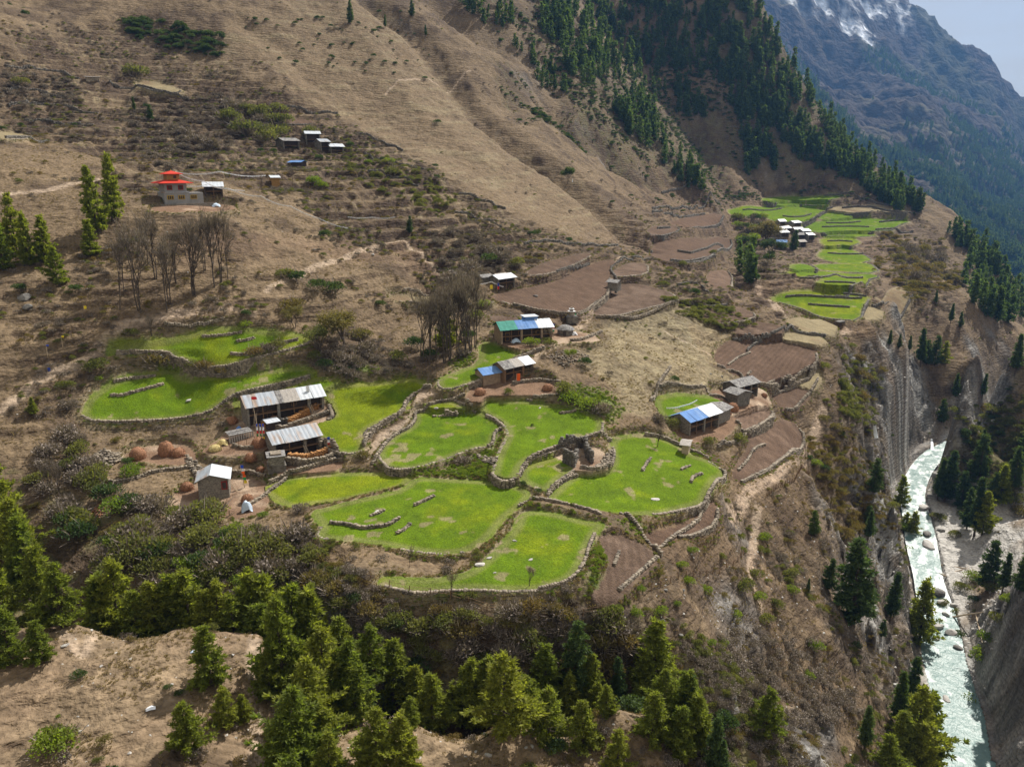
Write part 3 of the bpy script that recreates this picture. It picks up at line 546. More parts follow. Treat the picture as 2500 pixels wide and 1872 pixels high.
def stone_wall(P, label, h=None, thick=.5, off=0.0, stone=None, m=None, group='dry-stone walls between the fields'):
    """P: ground polyline. h None = retaining wall (height taken from the step in the ground to its right)"""
    r = np.hypot(*P.mean(0)); st = stone or (.27 + .0009 * r); Q, L_ = resample(P, st)
    if L_ < 1.5: return None
    t = np.gradient(Q, axis=0); t /= np.hypot(*t.T)[:, None] + 1e-9; nr = np.stack([t[:, 1], -t[:, 0]], -1); A = np.arctan2(t[:, 1], t[:, 0])
    if h is None:
        zt = ground(Q[:, 0] - nr[:, 0] * .5, Q[:, 1] - nr[:, 1] * .5) + .0; zb = ground(Q[:, 0] + nr[:, 0] * (1 + .003 * r), Q[:, 1] + nr[:, 1] * (1 + .003 * r)) - .25
        zt = np.maximum(zt, ground(Q[:, 0] + nr[:, 0] * off, Q[:, 1] + nr[:, 1] * off) - .02)
    else:
        g = ground(Q[:, 0], Q[:, 1]); zb = g - .2; zt = g + h * (1 + .12 * np.sin(np.arange(len(Q)) * 1.9) * rng.random(len(Q)))
    C = []; Z = []; AA = []
    for i in range(len(Q)):
        nc = max(1, int(round((zt[i] - zb[i]) / (st * .62)))); dz = (zt[i] - zb[i]) / nc
        for j in range(nc):
            j1 = rng.random() - .5; C.append((Q[i, 0] + nr[i, 0] * off + t[i, 0] * j1 * st * .5, Q[i, 1] + nr[i, 1] * off + t[i, 1] * j1 * st * .5, zb[i] + (j + .5) * dz + (rng.random() - .5) * dz * .3))
            Z.append((st * (.85 + .5 * rng.random()), thick * (.75 + .5 * rng.random()), dz * (.9 + .35 * rng.random()))); AA.append(A[i] + (rng.random() - .5) * .5)
    V, F = boxes(np.array(C), np.array(Z), np.array(AA), .35); o = mk('stone_wall', V, F, m or M['stone']); c = V.mean(0); c[2] = zb.min()
    o.data.transform(Matrix.Translation(Vector(-c))); o.location = c
    return setp(o, label, 'stone wall', group)
# retaining walls along the lower edges of the fields
ORD = ['first', 'second', 'third', 'fourth', 'fifth', 'sixth', 'seventh', 'eighth', 'ninth', 'tenth', 'eleventh', 'twelfth', 'thirteenth', 'fourteenth', 'fifteenth', 'sixteenth', 'seventeenth', 'eighteenth', 'nineteenth', 'twentieth']
for i, f in enumerate(FLD):
    if not f[4]: continue
    P = FPO[i]; Q, L_ = resample(np.vstack([P, P[:1]]), .6 + .002 * np.hypot(*P.mean(0))); n = len(Q) - 1; Q = Q[:n]
    a = 0.5 * (np.roll(Q[:, 0], -1) * Q[:, 1] - np.roll(Q[:, 1], -1) * Q[:, 0]).sum()
    if a > 0: Q = Q[::-1]                                            # now the outside lies on the right
    t = np.roll(Q, -1, 0) - np.roll(Q, 1, 0); t /= np.hypot(*t.T)[:, None] + 1e-9; nr = np.stack([t[:, 1], -t[:, 0]], -1); r = np.hypot(*P.mean(0)); e = 1.1 + .004 * r
    drop = ground(Q[:, 0] - nr[:, 0] * .5, Q[:, 1] - nr[:, 1] * .5) - ground(Q[:, 0] + nr[:, 0] * e, Q[:, 1] + nr[:, 1] * e)
    drop = np.convolve(np.r_[drop[-3:], drop, drop[:3]], np.ones(7) / 7, 'valid')
    ok = drop > .28 + .0012 * r
    if not ok.any(): continue
    s0 = int(np.argmin(ok)) if not ok.all() else 0; runs = []; cur = []
    for k in range(n + 1):
        j = (s0 + k) % n
        if k < n and ok[j]: cur.append(j)
        else:
            if len(cur) * 0.6 > 3.5: runs.append(cur)
            cur = []
    runs.sort(key=len, reverse=True)
    for q, c in enumerate(runs[:2]):
        stone_wall(Q[c], f"dry-stone retaining wall {'holding up' if q == 0 else 'on the shorter edge of'} {f[3]}", off=.34 + .0012 * r, thick=.42 + .0009 * r, m=M['drystone_dark'] if r > 330 else None)
# free-standing and inner walls, read off the photograph: outline, height, words
FW = [("265 966 300 966 329 957 370 946 406 936", .55, "low inner wall curving through the wide pale green terrace"), ("271 932 310 926 350 921 387 917", .5, "short inner wall at the top of the wide pale green terrace"),
 ("487 821 520 822 560 817 597 810", .5, "low wall at the top edge of the uppermost green terrace"), ("574 834 600 831 626 824", .5, "shortest inner wall of the uppermost green terrace"), ("556 865 590 868 620 862 657 848 700 836 734 829", .7, "long curved inner wall of the uppermost green terrace"),
 ("795 1276 850 1281 880 1291 916 1288 947 1284 981 1263", .6, "curved inner wall at the left of the great rounded green field"), ("966 1305 985 1296 1005 1277", .5, "short leaning wall inside the great rounded green field"),
 ("1005 1238 1035 1224 1066 1209", .55, "short wall near the top of the great rounded green field"), ("900 1261 920 1255 943 1245", .4, "stub of wall beside a bare patch in the great rounded field"), ("1362 1010 1385 1008 1410 1003", .5, "short curved wall at the top right of the central green field"),
 ("1565 1155 1580 1130 1590 1118", .5, "upright line of stones inside the big right-hand green field"), ("1660 1148 1672 1142 1687 1137", .4, "upper small wall inside the big right-hand green field"), ("1686 1182 1692 1164 1718 1156", .5, "lower hooked wall inside the big right-hand green field"),
 ("885 1100 900 1060 935 1035 985 1010 990 985 1018 962 1060 948", 1.2, "tall wall on the uphill side of the footpath"), ("905 1140 925 1110 940 1085 965 1062 1003 1045 1016 1022 1012 1010 1040 996 1080 980 1150 965", .7, "wall on the downhill side of the footpath"),
 ("1233 1040 1208 1055 1204 1085 1190 1092", .7, "wall between the leaf-shaped field and the weedy gully"), ("850 1106 800 1130 740 1150 690 1162 650 1185", 1.0, "wall below the courtyard of the second stone house"),
 ("1498 1075 1470 1062 1420 1085 1370 1092 1310 1112 1280 1130 1268 1160", .9, "wall below the central green field towards the ruin"), ("1415 1150 1380 1168 1350 1192 1332 1214", .8, "wall between the diamond-shaped field and the big right-hand field"),
 ("1500 1100 1497 1130 1486 1150 1450 1158 1410 1140", .7, "rubble wall curving round the ruined house"), ("1560 1062 1620 1068 1665 1090 1690 1105 1740 1128", .8, "wall along the top of the big right-hand green field"),
 ("1640 895 1625 915 1600 960 1585 990", .9, "brambly wall left of the rounded paddock"), ("1600 945 1640 938 1700 948 1760 968 1790 985", .8, "long wall above the rounded paddock"), ("1500 1250 1560 1290 1600 1340 1618 1360", .8, "thin wall running down beside the bent ploughed strip"),
 ("1774 894 1790 882 1805 871 1839 859", .5, "stub wall at the left of the biggest ploughed field"), ("1820 862 1835 845 1855 830 1885 822 1920 806 1945 800", .8, "wall crossing between the small and the biggest ploughed fields"), ("1778 824 1830 823 1890 820", .8, "wall along the foot of the small ravine-side ploughed field"),
 ("1743 895 1780 905 1805 912 1815 928", .8, "wall from the paddock to the dark stone hut"), ("1822 920 1835 904", .6, "stub wall jutting into the biggest ploughed field"), ("1866 943 1900 936 1925 925 1960 906 1992 903", .9, "wall below the biggest ploughed field"), ("1912 1003 1940 1004 1960 975 1985 950 2000 920", .8, "gorge-side wall of the wedge-shaped plot"),
 ("1920 790 1940 812 1985 818 2022 828", .9, "wall between the two pale ravine-side plots"), ("1793 1030 1810 1050 1825 1056 1850 1045 1880 1025 1895 1012", .7, "wall under the small plot right of the blue and white farmhouse"), ("1740 1100 1790 1085 1830 1050", .7, "wall below the yard of the blue and white farmhouse"),
 ("1797 1182 1850 1160 1885 1145 1930 1110 1957 1100", .8, "wall below the long ploughed field along the gorge rim"), ("1795 1155 1825 1125 1840 1095 1875 1085", .5, "inner wall of the long ploughed field along the gorge rim"), ("1500 720 1515 697 1500 680 1488 655 1510 640 1530 632", .7, "wall hugging the hillside path bend"),
 ("1506 640 1545 633 1600 640", .7, "wall above the small ploughed plot in the path bend"), ("1240 742 1300 760 1380 772 1425 766 1460 745 1490 722", .8, "wall below the large ploughed field above the farmhouse"), ("1445 770 1500 782 1560 778 1640 745 1660 735", .8, "wall below the ploughed field right of the hillside path"),
 ("1345 672 1400 655 1450 640", .7, "wall between the narrow and the large ploughed fields"), ("970 716 1030 712 1080 713", .6, "short wall on the bare terrace behind the leafless trees"), ("1385 833 1420 832 1450 820 1475 810", .8, "wall around the small garden right of the blue-roofed farmhouse"),
 ("1190 917 1230 895 1290 868 1340 850", 1.1, "wall above the path by the blue-roofed farmhouse"), ("1507 1445 1530 1425 1560 1400 1585 1378 1612 1360", .5, "pale wall along the gorge side of the lower ploughed strip"), ("1498 1385 1505 1365 1512 1345", .5, "upright stub wall inside the lower ploughed strip"),
 ("1716 1240 1705 1275 1640 1312 1600 1340", .6, "wall under the bent ploughed strip"), ("390 790 450 800 500 790 560 775", .6, "broken wall at the edge of the hillside above the green terraces"), ("195 1180 240 1172 300 1180 380 1150 480 1140", .7, "broken wall below the reddish haystack terrace"),
 ("470 1140 520 1155 600 1150 660 1160", .7, "wall behind the small stone house"), ("600 1240 640 1215 690 1178 700 1168", .7, "wall climbing from the small stone house yard"), ("560 1085 600 1098 650 1085 700 1070", .7, "wall below the fenced hay yard"),
 ("1100 968 1150 990 1165 1004", .5, "low wall below the wooden farmhouse path"), ("1240 940 1290 932 1340 930 1375 938", .8, "wall in front of the wooden farmhouse"), ("1275 975 1330 972 1390 965", .5, "lower wall below the haystack of the wooden farmhouse"),
 ("1260 1240 1290 1225 1340 1222 1420 1240 1480 1262", .5, "overgrown wall above the lowest green field"), ("1455 1300 1440 1330 1430 1370 1405 1410 1370 1428 1300 1442", .6, "gorge-side wall of the lowest green field"), ("1830 600 1880 585 1930 583", .9, "wall below the far village"), ("1905 548 1950 552 1990 540 2010 520 2040 500", 1.2, "lane wall climbing behind the far village"),
 ("2040 510 2110 500 2180 520 2230 530", 1.2, "long terrace wall above the widest far green terrace"), ("2000 480 2060 470 2120 490 2200 505", 1.2, "highest terrace wall beyond the far village"),
 ("0 160 60 166 130 172 210 200", .9, "terrace wall at the top left edge of the slope"), ("250 205 330 212 400 232 480 248", .9, "terrace wall under the pale terrace high on the left slope"), ("0 226 60 216 120 232 180 240", .9, "broken wall at the left edge below the thorn scrub"), ("0 256 90 252 170 262 260 284", .9, "long broken terrace wall at the left of the slope"), ("0 342 60 338 130 342", .9, "wall under the pale terrace at the left edge"), ("30 292 150 300 250 306", .8, "terrace wall between the two evergreen bushes and the left edge"),
 ("660 262 740 268 850 288", .9, "terrace wall above the hillside huts"), ("850 325 930 345 1000 370", .9, "terrace wall right of the hillside huts"), ("870 372 960 400 1060 432", .9, "long terrace wall on the olive scrub slope"), ("880 420 960 432 1040 462", .9, "lower terrace wall on the olive scrub slope"), ("1100 470 1180 490 1250 520", .9, "terrace wall at the left foot of the great fan"), ("1090 520 1170 538 1240 560", .9, "terrace wall above the purplish thicket"), ("1260 600 1340 590 1440 600 1540 610", .9, "long wall at the foot of the great fan"),
 ("1600 470 1660 462 1740 470", 1.2, "terrace wall at the upper left of the far terraces"), ("1575 505 1640 510 1720 503 1770 508", 1.2, "terrace wall left of the far green terraces"), ("1570 530 1650 528 1740 518", 1.2, "second terrace wall left of the far village"), ("1590 560 1650 556", 1.0, "short terrace wall near the tip of the great fan"), ("1640 612 1700 622 1780 604", 1.0, "wall below the highest ploughed field"), ("1620 640 1690 652 1760 640", 1.0, "wall above the ploughed patch beside the village trees"), ("1640 700 1700 690 1740 720", 1.0, "wall among the small ploughed terraces"), ("1670 740 1720 752 1790 745", 1.0, "wall above the ploughed terrace by the walled plots"),
 ("1795 516 1870 516 1920 508", .8, "inner wall of the green terrace left of the village lane"), ("1900 528 1950 532 1990 520", .8, "lower inner wall of the green terrace left of the village lane"), ("1990 556 2060 553 2140 556", .8, "inner wall across the widest far green terrace"), ("2000 545 2070 546 2110 540", .8, "upper inner wall of the widest far green terrace"), ("2012 590 2050 588 2090 592", .8, "inner wall of the short far green terrace"), ("2010 618 2060 622 2120 626", .8, "inner wall of the middle far green terrace"), ("1940 680 2000 684 2060 676 2120 676", .8, "upper inner wall of the long far terrace"), ("2000 690 2060 690 2095 696", .8, "lower inner wall of the long far terrace"),
 ("1905 728 1960 722 2020 726 2080 730 2110 728", .8, "upper inner wall of the lowest far green field"), ("1960 742 2020 748 2090 752", .8, "lower inner wall of the lowest far green field"), ("2050 716 2100 722 2118 724", .8, "short inner wall at the right of the lowest far green field"), ("2130 545 2200 535 2232 530", 1.0, "terrace wall right of the widest far green terrace"), ("2120 566 2190 560 2240 566", 1.0, "terrace wall above the reddish-brown scrub"),
 ("2120 735 2160 752 2215 738 2242 718", 1.0, "wall round the pale terrace on the rim")]
for t, h, lab in FW:
    q = poly(t); P = pick(q[:, 0], q[:, 1])[:, :2]; P = chaikin(P, False); stone_wall(P, 'dry-stone ' + lab if not lab.startswith(('tall', 'wall')) else lab.replace('wall', 'dry-stone wall', 1), h * .72 * (1 + .0008 * np.hypot(*P.mean(0))), thick=.36 + .0007 * np.hypot(*P.mean(0)), m=M['drystone_dark'] if np.hypot(*P.mean(0)) > 240 else None)
# ------------------------------------------------------------------ plants
def folmat(name, base, base2, trans=.25, rnd=.35, scale=.9):
    m = bpy.data.materials.new(name); m.use_nodes = True; t = m.node_tree; n = t.nodes; b = n['Principled BSDF']; b.inputs['Roughness'].default_value = .75; b.inputs['Specular IOR Level'].default_value = .2
    oi = n.new('ShaderNodeObjectInfo'); tcd = n.new('ShaderNodeTexCoord'); no = n.new('ShaderNodeTexNoise'); no.inputs['Scale'].default_value = scale; no.inputs['Detail'].default_value = 3
    t.links.new(tcd.outputs['Object'], no.inputs['Vector']); mx = n.new('ShaderNodeMix'); mx.data_type = 'RGBA'; mx.inputs['A'].default_value = (*base, 1); mx.inputs['B'].default_value = (*base2, 1)
    ad = n.new('ShaderNodeMath'); ad.operation = 'ADD'; mu = n.new('ShaderNodeMath'); mu.operation = 'MULTIPLY_ADD'; mu.inputs[1].default_value = .8; mu.inputs[2].default_value = -.4
    t.links.new(oi.outputs['Random'], mu.inputs[0]); t.links.new(mu.outputs[0], ad.inputs[0]); t.links.new(no.outputs['Fac'], ad.inputs[1]); t.links.new(ad.outputs[0], mx.inputs['Factor'])
    at = n.new('ShaderNodeAttribute'); at.attribute_name = 'leaf'; mr = n.new('ShaderNodeMapRange'); mr.inputs['To Min'].default_value = 1 - rnd; mr.inputs['To Max'].default_value = 1 + rnd; t.links.new(at.outputs['Fac'], mr.inputs['Value'])
    vm = n.new('ShaderNodeVectorMath'); vm.operation = 'SCALE'; t.links.new(mx.outputs['Result'], vm.inputs[0]); t.links.new(mr.outputs['Result'], vm.inputs['Scale']); t.links.new(vm.outputs['Vector'], b.inputs['Base Color'])
    tr = n.new('ShaderNodeBsdfTranslucent'); ms = n.new('ShaderNodeMixShader'); ms.inputs[0].default_value = trans; v2 = n.new('ShaderNodeVectorMath'); v2.operation = 'MULTIPLY'; v2.inputs[1].default_value = (1.7, 1.75, .7); t.links.new(vm.outputs['Vector'], v2.inputs[0]); t.links.new(v2.outputs['Vector'], tr.inputs['Color']); t.links.new(b.outputs[0], ms.inputs[1]); t.links.new(tr.outputs[0], ms.inputs[2]); t.links.new(ms.outputs[0], n['Material Output'].inputs['Surface']); return m
M['needle'] = folmat('pine needles', (.125, .160, .032), (.215, .225, .042), .5)
M['needle_dark'] = folmat('dark conifer needles', (.050, .085, .036), (.095, .135, .044), .35)
M['leaf_olive'] = folmat('olive leaves', (.105, .115, .038), (.165, .165, .058), .4)
M['leaf_green'] = folmat('fresh green leaves', (.120, .175, .025), (.190, .230, .035), .4)
M['leaf_rust'] = folmat('rusty buds', (.17, .115, .045), (.15, .14, .045), .3)
M['leaf_dark'] = folmat('dark evergreen leaves', (.045, .075, .028), (.075, .105, .032), .3)
M['twig'] = folmat('grey brown twigs', (.16, .13, .11), (.23, .19, .16), .1, .5)
M['dry'] = folmat('dry grass and heath', (.24, .18, .105), (.33, .26, .15), .2, .3)
M['bark'] = mat('bark', (.085, .065, .05), var=.4, scale=4, bump=.03)
def leafmesh(name, C, Dv, Lg, Wd, m, parent=None):
    """one pointed leaf or needle tuft per entry: base, direction, length, width"""
    n = len(C); Dv = Dv / (np.linalg.norm(Dv, axis=1)[:, None] + 1e-9); s = np.cross(Dv, rng.normal(size=(n, 3))); s /= np.linalg.norm(s, axis=1)[:, None] + 1e-9
    Lg = np.broadcast_to(Lg, n)[:, None]; Wd = np.broadcast_to(Wd, n)[:, None]
    V = np.stack([C, C + Dv * Lg * .55 + s * Wd, C + Dv * Lg, C + Dv * Lg * .45 - s * Wd], 1).reshape(-1, 3); o = mk(name, V, np.arange(4 * n).reshape(-1, 4), m, parent)
    a = o.data.attributes.new('leaf', 'FLOAT', 'POINT'); a.data.foreach_set('value', np.repeat(rng.random(n), 4).astype(np.float32)); return o
def conifer(kind, H=10., Rm=2.6, whorls=20, nb=7, seed=0, m='needle', droop=.15, tuft=.62, per=9, power=.85, base=.10, low=False):
    """trunk and crown meshes of a conifer H metres tall, base at the origin"""
    g = np.random.default_rng(seed); C = []; Dv = []; Lg = []; bm = MB()
    bm.tube([(0, 0, -.6), (0, 0, H * .5), (g.normal() * .1, g.normal() * .1, H * .97)], [H * .018, H * .011, .02], 5)
    for w in range(whorls):
        f = base + (1 - base) * ((w + g.random() * .6) / whorls) ** .95; z = f * H; R_ = Rm * (1 - f) ** power * (.75 + .45 * g.random()) + .12
        if f < base + .15: R_ *= .55 + 2.6 * (f - base)
        for b in range(max(3, int(nb * (1 - f * .35)))):
            a = g.random() * 6.283; rr = R_ * (.65 + .5 * g.random()); up = .25 + .5 * f; tip = np.array([math.cos(a) * rr, math.sin(a) * rr, z + rr * (up - droop * 2)])
            root = np.array([0, 0, z]);
            if not low and f < .75: bm.tube([tuple(root), tuple((root + tip) / 2 + np.array([0, 0, .05 * rr])), tuple(tip)], [.035, .022, .01], 3)
            k = max(2, int(rr / (tuft * .55)) + 1)
            for q in range(k):
                s = .32 + .68 * (q + .5 * g.random()) / k if k > 1 else .8; c = root + (tip - root) * s + g.normal(size=3) * tuft * .22
                nn = per if not low else max(3, per // 2); c = c + np.array([0, 0, -.12 * tuft * (q % 2)]); d = g.normal(size=(nn, 3)) * .75 + (tip - root) / (rr + .1) * .55 + np.array([0, 0, .45])
                C.append(np.repeat(c[None], nn, 0)); Dv.append(d); Lg.append(tuft * (.6 + .6 * g.random(nn)))
    C = np.concatenate(C); Dv = np.concatenate(Dv); Lg = np.concatenate(Lg)
    return bm, C, Dv, Lg, m, tuft
def make_conifer(name, parts, label, **k):
    bm, C, Dv, Lg, m, tuft = conifer(name, **k)
    root = empty(name, (0, 0, 0)); bm.build('trunk', M['bark'], root); leafmesh('crown', C, Dv, Lg, tuft * (.16 if not k.get('low') else .3), M[m], root); return root
def single_conifer(name, **k):
    bm, C, Dv, Lg, m, tuft = conifer(name, **k); n = len(C); o = leafmesh(name, C, Dv, Lg, tuft * .3, M[m]); return o
def blob(R_, Hh, n, seed, lobes=9, leaf=.22, m='leaf_olive', flat=.75, twigs=40, hollow=.55):
    g = np.random.default_rng(seed); L = []
    for i in range(lobes):
        a = g.random() * 6.283; r = R_ * .62 * math.sqrt(g.random()); L.append((math.cos(a) * r, math.sin(a) * r, Hh * (.35 + .35 * g.random() * (1 - r / R_)), R_ * (.32 + .25 * g.random())))
    L = np.array(L); k = g.integers(0, lobes, n); d = g.normal(size=(n, 3)); d /= np.linalg.norm(d, axis=1)[:, None]; d[:, 2] = np.abs(d[:, 2]) * 1.1 - .25
    rad = L[k, 3] * (hollow + (1.05 - hollow) * g.random(n) ** .5); C = L[k, :3] + d * rad[:, None] * np.array([1, 1, flat]); C[:, 2] = np.maximum(C[:, 2], .05)
    D_ = d + g.normal(size=(n, 3)) * .7; return C, D_, leaf * (.6 + .8 * g.random(n))
def twigs(R_, Hh, n, seed, spread=1.0):
    g = np.random.default_rng(seed); a = g.random(n) * 6.283; el = .25 + g.random(n) * 1.25; d = np.stack([np.cos(a) * np.cos(el) * spread, np.sin(a) * np.cos(el) * spread, np.sin(el)], -1)
    C = np.stack([np.cos(a), np.sin(a), 0 * a], -1) * (g.random(n) * R_ * .35)[:, None]; st = g.random(n) ** 1.5 * .6; C = C + d * (st * Hh)[:, None]
    return C, d + g.normal(size=(n, 3)) * .3, Hh * (.35 + .4 * g.random(n))
def make_shrub(name, R_, Hh, n, leaf, m, seed, ntw=70, lobes=9):
    root = empty(name, (0, 0, 0)); leafmesh('foliage', *blob(R_, Hh, n, seed, lobes, leaf), leaf * .42, M[m], root); leafmesh('twigs', *twigs(R_, Hh * 1.05, ntw, seed + 1), .022 * Hh, M['twig'], root); return root
def bare_tree(H, seed, stems=3, spread=.25, levels=4):
    g = random.Random(seed); bm = MB(); TC_ = []; TD = []; TL = []
    def br(p, d, L_, r, lv):
        q = p + d * L_; mid = (p + q) / 2 + Vector((g.gauss(0, .04), g.gauss(0, .04), 0)) * L_; bm.tube([p, mid, q], [r, r * .8, r * .6], 5 if lv < 2 else 3)
        if lv >= levels:
            for _ in range(4):
                dd = (d + Vector((g.gauss(0, .5), g.gauss(0, .5), g.gauss(.2, .4)))).normalized(); TC_.append(tuple(q - d * L_ * g.random() * .8)); TD.append(tuple(dd)); TL.append(H * .07 * (.6 + g.random()))
            return
        for _ in range(3 if lv else 3):
            dd = (d + Vector((g.gauss(0, .42), g.gauss(0, .42), g.gauss(.12, .2)))).normalized(); br(q - d * L_ * g.random() * .35, dd, L_ * (.62 + .2 * g.random()), r * .58, lv + 1)
    for s in range(stems):
        a = g.random() * 6.283; d = Vector((math.cos(a) * spread * g.random(), math.sin(a) * spread * g.random(), 1)).normalized(); br(Vector((math.cos(a) * .25, math.sin(a) * .25, -.4)), d, H * .36, H * .016, 0)
    return bm, np.array(TC_), np.array(TD), np.array(TL)
def make_bare(name, H, seed, stems=3, spread=.25, budm=None, levels=4):
    root = empty(name, (0, 0, 0)); bm, a, b, c = bare_tree(H, seed, stems, spread, levels); bm.build('trunk', M['bark'], root); leafmesh('twigs', a, b, c, .02 + .002 * H, M['twig'], root)
    if budm:
        g = np.random.default_rng(seed); k = g.integers(0, len(a), 2600); C = a[k] + g.normal(size=(2600, 3)) * H * .045; leafmesh('foliage', C, g.normal(size=(2600, 3)), H * .03, H * .011, M[budm], root)
    return root
def put_at(root, p, H_, H0, rz=None, squash=1.0):
    s = H_ / H0; root.location = p; root.scale = (s * squash, s * squash, s); root.rotation_euler = (random.gauss(0, .03), random.gauss(0, .03), random.random() * 6.28 if rz is None else rz)
def tdepth(p): return p[1] * cp - (p[2] - CH) * sp
def height_from(p, vtop):
    """height of a thing standing at p whose top shows at photo row vtop"""
    d = ray(1250, vtop); return CH + p[1] / d[1] * d[2] - p[2]
def on_Y(u, Y):
    x = (u - 1250) / FP * Y
    for _ in range(4): z = float(ground(x, Y)); x = (u - 1250) / FP * tdepth((x, Y, z))
    return np.array([x, Y, z])
# landmarks for telling repeats apart: photo place, words
LM = [(60, 1230, "at the left edge below the scrub slope"), (60, 1560, "at the left edge of the near spur"), (330, 1530, "along the far lip of the near spur"), (600, 1500, "along the far lip of the near spur, right part"), (560, 1720, "in the open on the near spur"), (110, 1780, "low on the open near spur"), (740, 1700, "in the big clump right of the bare spur"), (780, 1850, "at the bottom edge below the big clump"),
 (930, 1620, "beside the dark ravine, left side"), (1000, 1780, "below the dark ravine, near the bottom edge"), (1190, 1700, "in the clump right of the dark ravine"), (1370, 1720, "in the middle of the lower pine belt"), (1450, 1600, "in the thicket above the lower pine belt"), (1580, 1720, "at the right end of the lower pine belt"), (1700, 1780, "where the pine belt meets the dark ravine mouth"),
 (2080, 1420, "on the steep slope above the river bend"), (1900, 1450, "among the round bushes of the gorge slope"), (1700, 1400, "below the bent ploughed strip"), (2230, 1720, "on the river bank at the bottom right"), (2200, 1480, "on the left bank beside the white rapids"), (2450, 1400, "on the right bank above the gravel bar"), (2380, 1240, "by the gravel fan beside the river"), (2300, 1160, "on the rock knoll in the gorge"), (2130, 1180, "on the rim opposite the waterfall cliff"), (2200, 1270, "on the left bank below the rim"),
 (2240, 850, "on top of the grey waterfall cliff"), (2330, 950, "clinging to the waterfall cliff"), (2440, 900, "on the far gorge wall at the right edge"), (2420, 1100, "on the gorge slope right of the waterfall"), (260, 480, "left of the red-roofed temple"), (60, 580, "at the left edge of the hillside"), (345, 260, "on the terraces above the red-roofed temple"), (1000, 550, "in the open below the great fan slope"), (1385, 430, "alone on the great fan slope"), (1090, 790, "among the leafless trees"), (80, 990, "on the bare slope left of the green terraces"),
 (2370, 730, "on the wooded shoulder right of the far village"), (1900, 600, "in the far village"), (1830, 620, "left of the far village"), (1230, 60, "at the top of the great fan slope"), (1420, 950, "below the garden of the wooden farmhouse"), (1300, 830, "beside the blue-roofed farmhouse"), (1650, 1080, "beside the blue and white farmhouse"), (830, 740, "above the bright green field"), (600, 770, "above the uppermost green terrace"), (240, 880, "at the left end of the green terraces"), (400, 1300, "below the small stone house"), (640, 1260, "beside the yard of the small stone house"), (190, 1100, "left of the reddish haystack terrace"), (320, 1150, "below the reddish haystack terrace"),
 (1050, 1500, "on the ravine wall below the lowest field"), (1400, 1500, "below the lowest green field"), (1150, 1450, "along the fence under the lowest field"), (620, 300, "left of the hillside huts"), (760, 390, "below the hillside huts"), (1200, 620, "above the hut with the prayer flags"), (950, 380, "on the brown terraces left of the fan slope"), (470, 600, "below the red-roofed temple"), (1060, 1230, "inside the great rounded green field"), (1130, 1130, "in the weedy gully between the green fields"), (1600, 660, "among the ploughed terraces"), (1990, 1020, "on the gorge rim above the long ploughed field"), (2060, 900, "on the pinkish slope above the cliff")]
PENDING = {}
def later_label(o, u, v, what, cat, group=None):
    k = min(range(len(LM)), key=lambda i: (LM[i][0] - u) ** 2 + 1.6 * (LM[i][1] - v) ** 2); PENDING.setdefault((what, k), []).append((u, o)); setp(o, what, cat, group or f'{what}s')
def flush_labels():
    for (what, k), L_ in PENDING.items():
        L_.sort(key=lambda q: q[0]); n = len(L_)
        for i, (u, o) in enumerate(L_):
            if n == 1: w = f"{what} {LM[k][2]}"
            elif i == 0: w = f"leftmost {what} {LM[k][2]}"
            elif i == n - 1: w = f"rightmost {what} {LM[k][2]}"
            elif i < len(ORD): w = f"{ORD[i]} {what} from left {LM[k][2]}"
            else: w = f"{what} {LM[k][2]}, number {i + 1} from left"
            w = w.split(); o['label'] = ' '.join(w[:16])
PINES = [make_conifer('pine_tree', 1, '', H=10, Rm=r, whorls=w, nb=9, seed=s, m='needle', tuft=.52, per=12, power=pw, base=.05, droop=dr) for r, w, s, pw, dr in ((3.3, 15, 1, .95, .05), (2.8, 16, 2, 1.0, .08), (3.6, 14, 3, .9, .02), (3.0, 17, 4, 1.05, .04), (2.6, 15, 5, .85, .1))]
FIRS = [make_conifer('fir_tree', 1, '', H=10, Rm=r, whorls=w, nb=8, seed=s, m='needle_dark', tuft=.45, per=10, power=pw, base=bs, droop=.22) for r, w, s, pw, bs in ((1.9, 26, 11, .75, .10), (1.6, 28, 12, .9, .2), (2.3, 26, 13, .6, .08))]
for p in PINES + FIRS: p['used'] = 0
def take(protos, i):
    p = protos[i % len(protos)]
    if not p['used']: p['used'] = 1; return p
    return copy_tree(p)
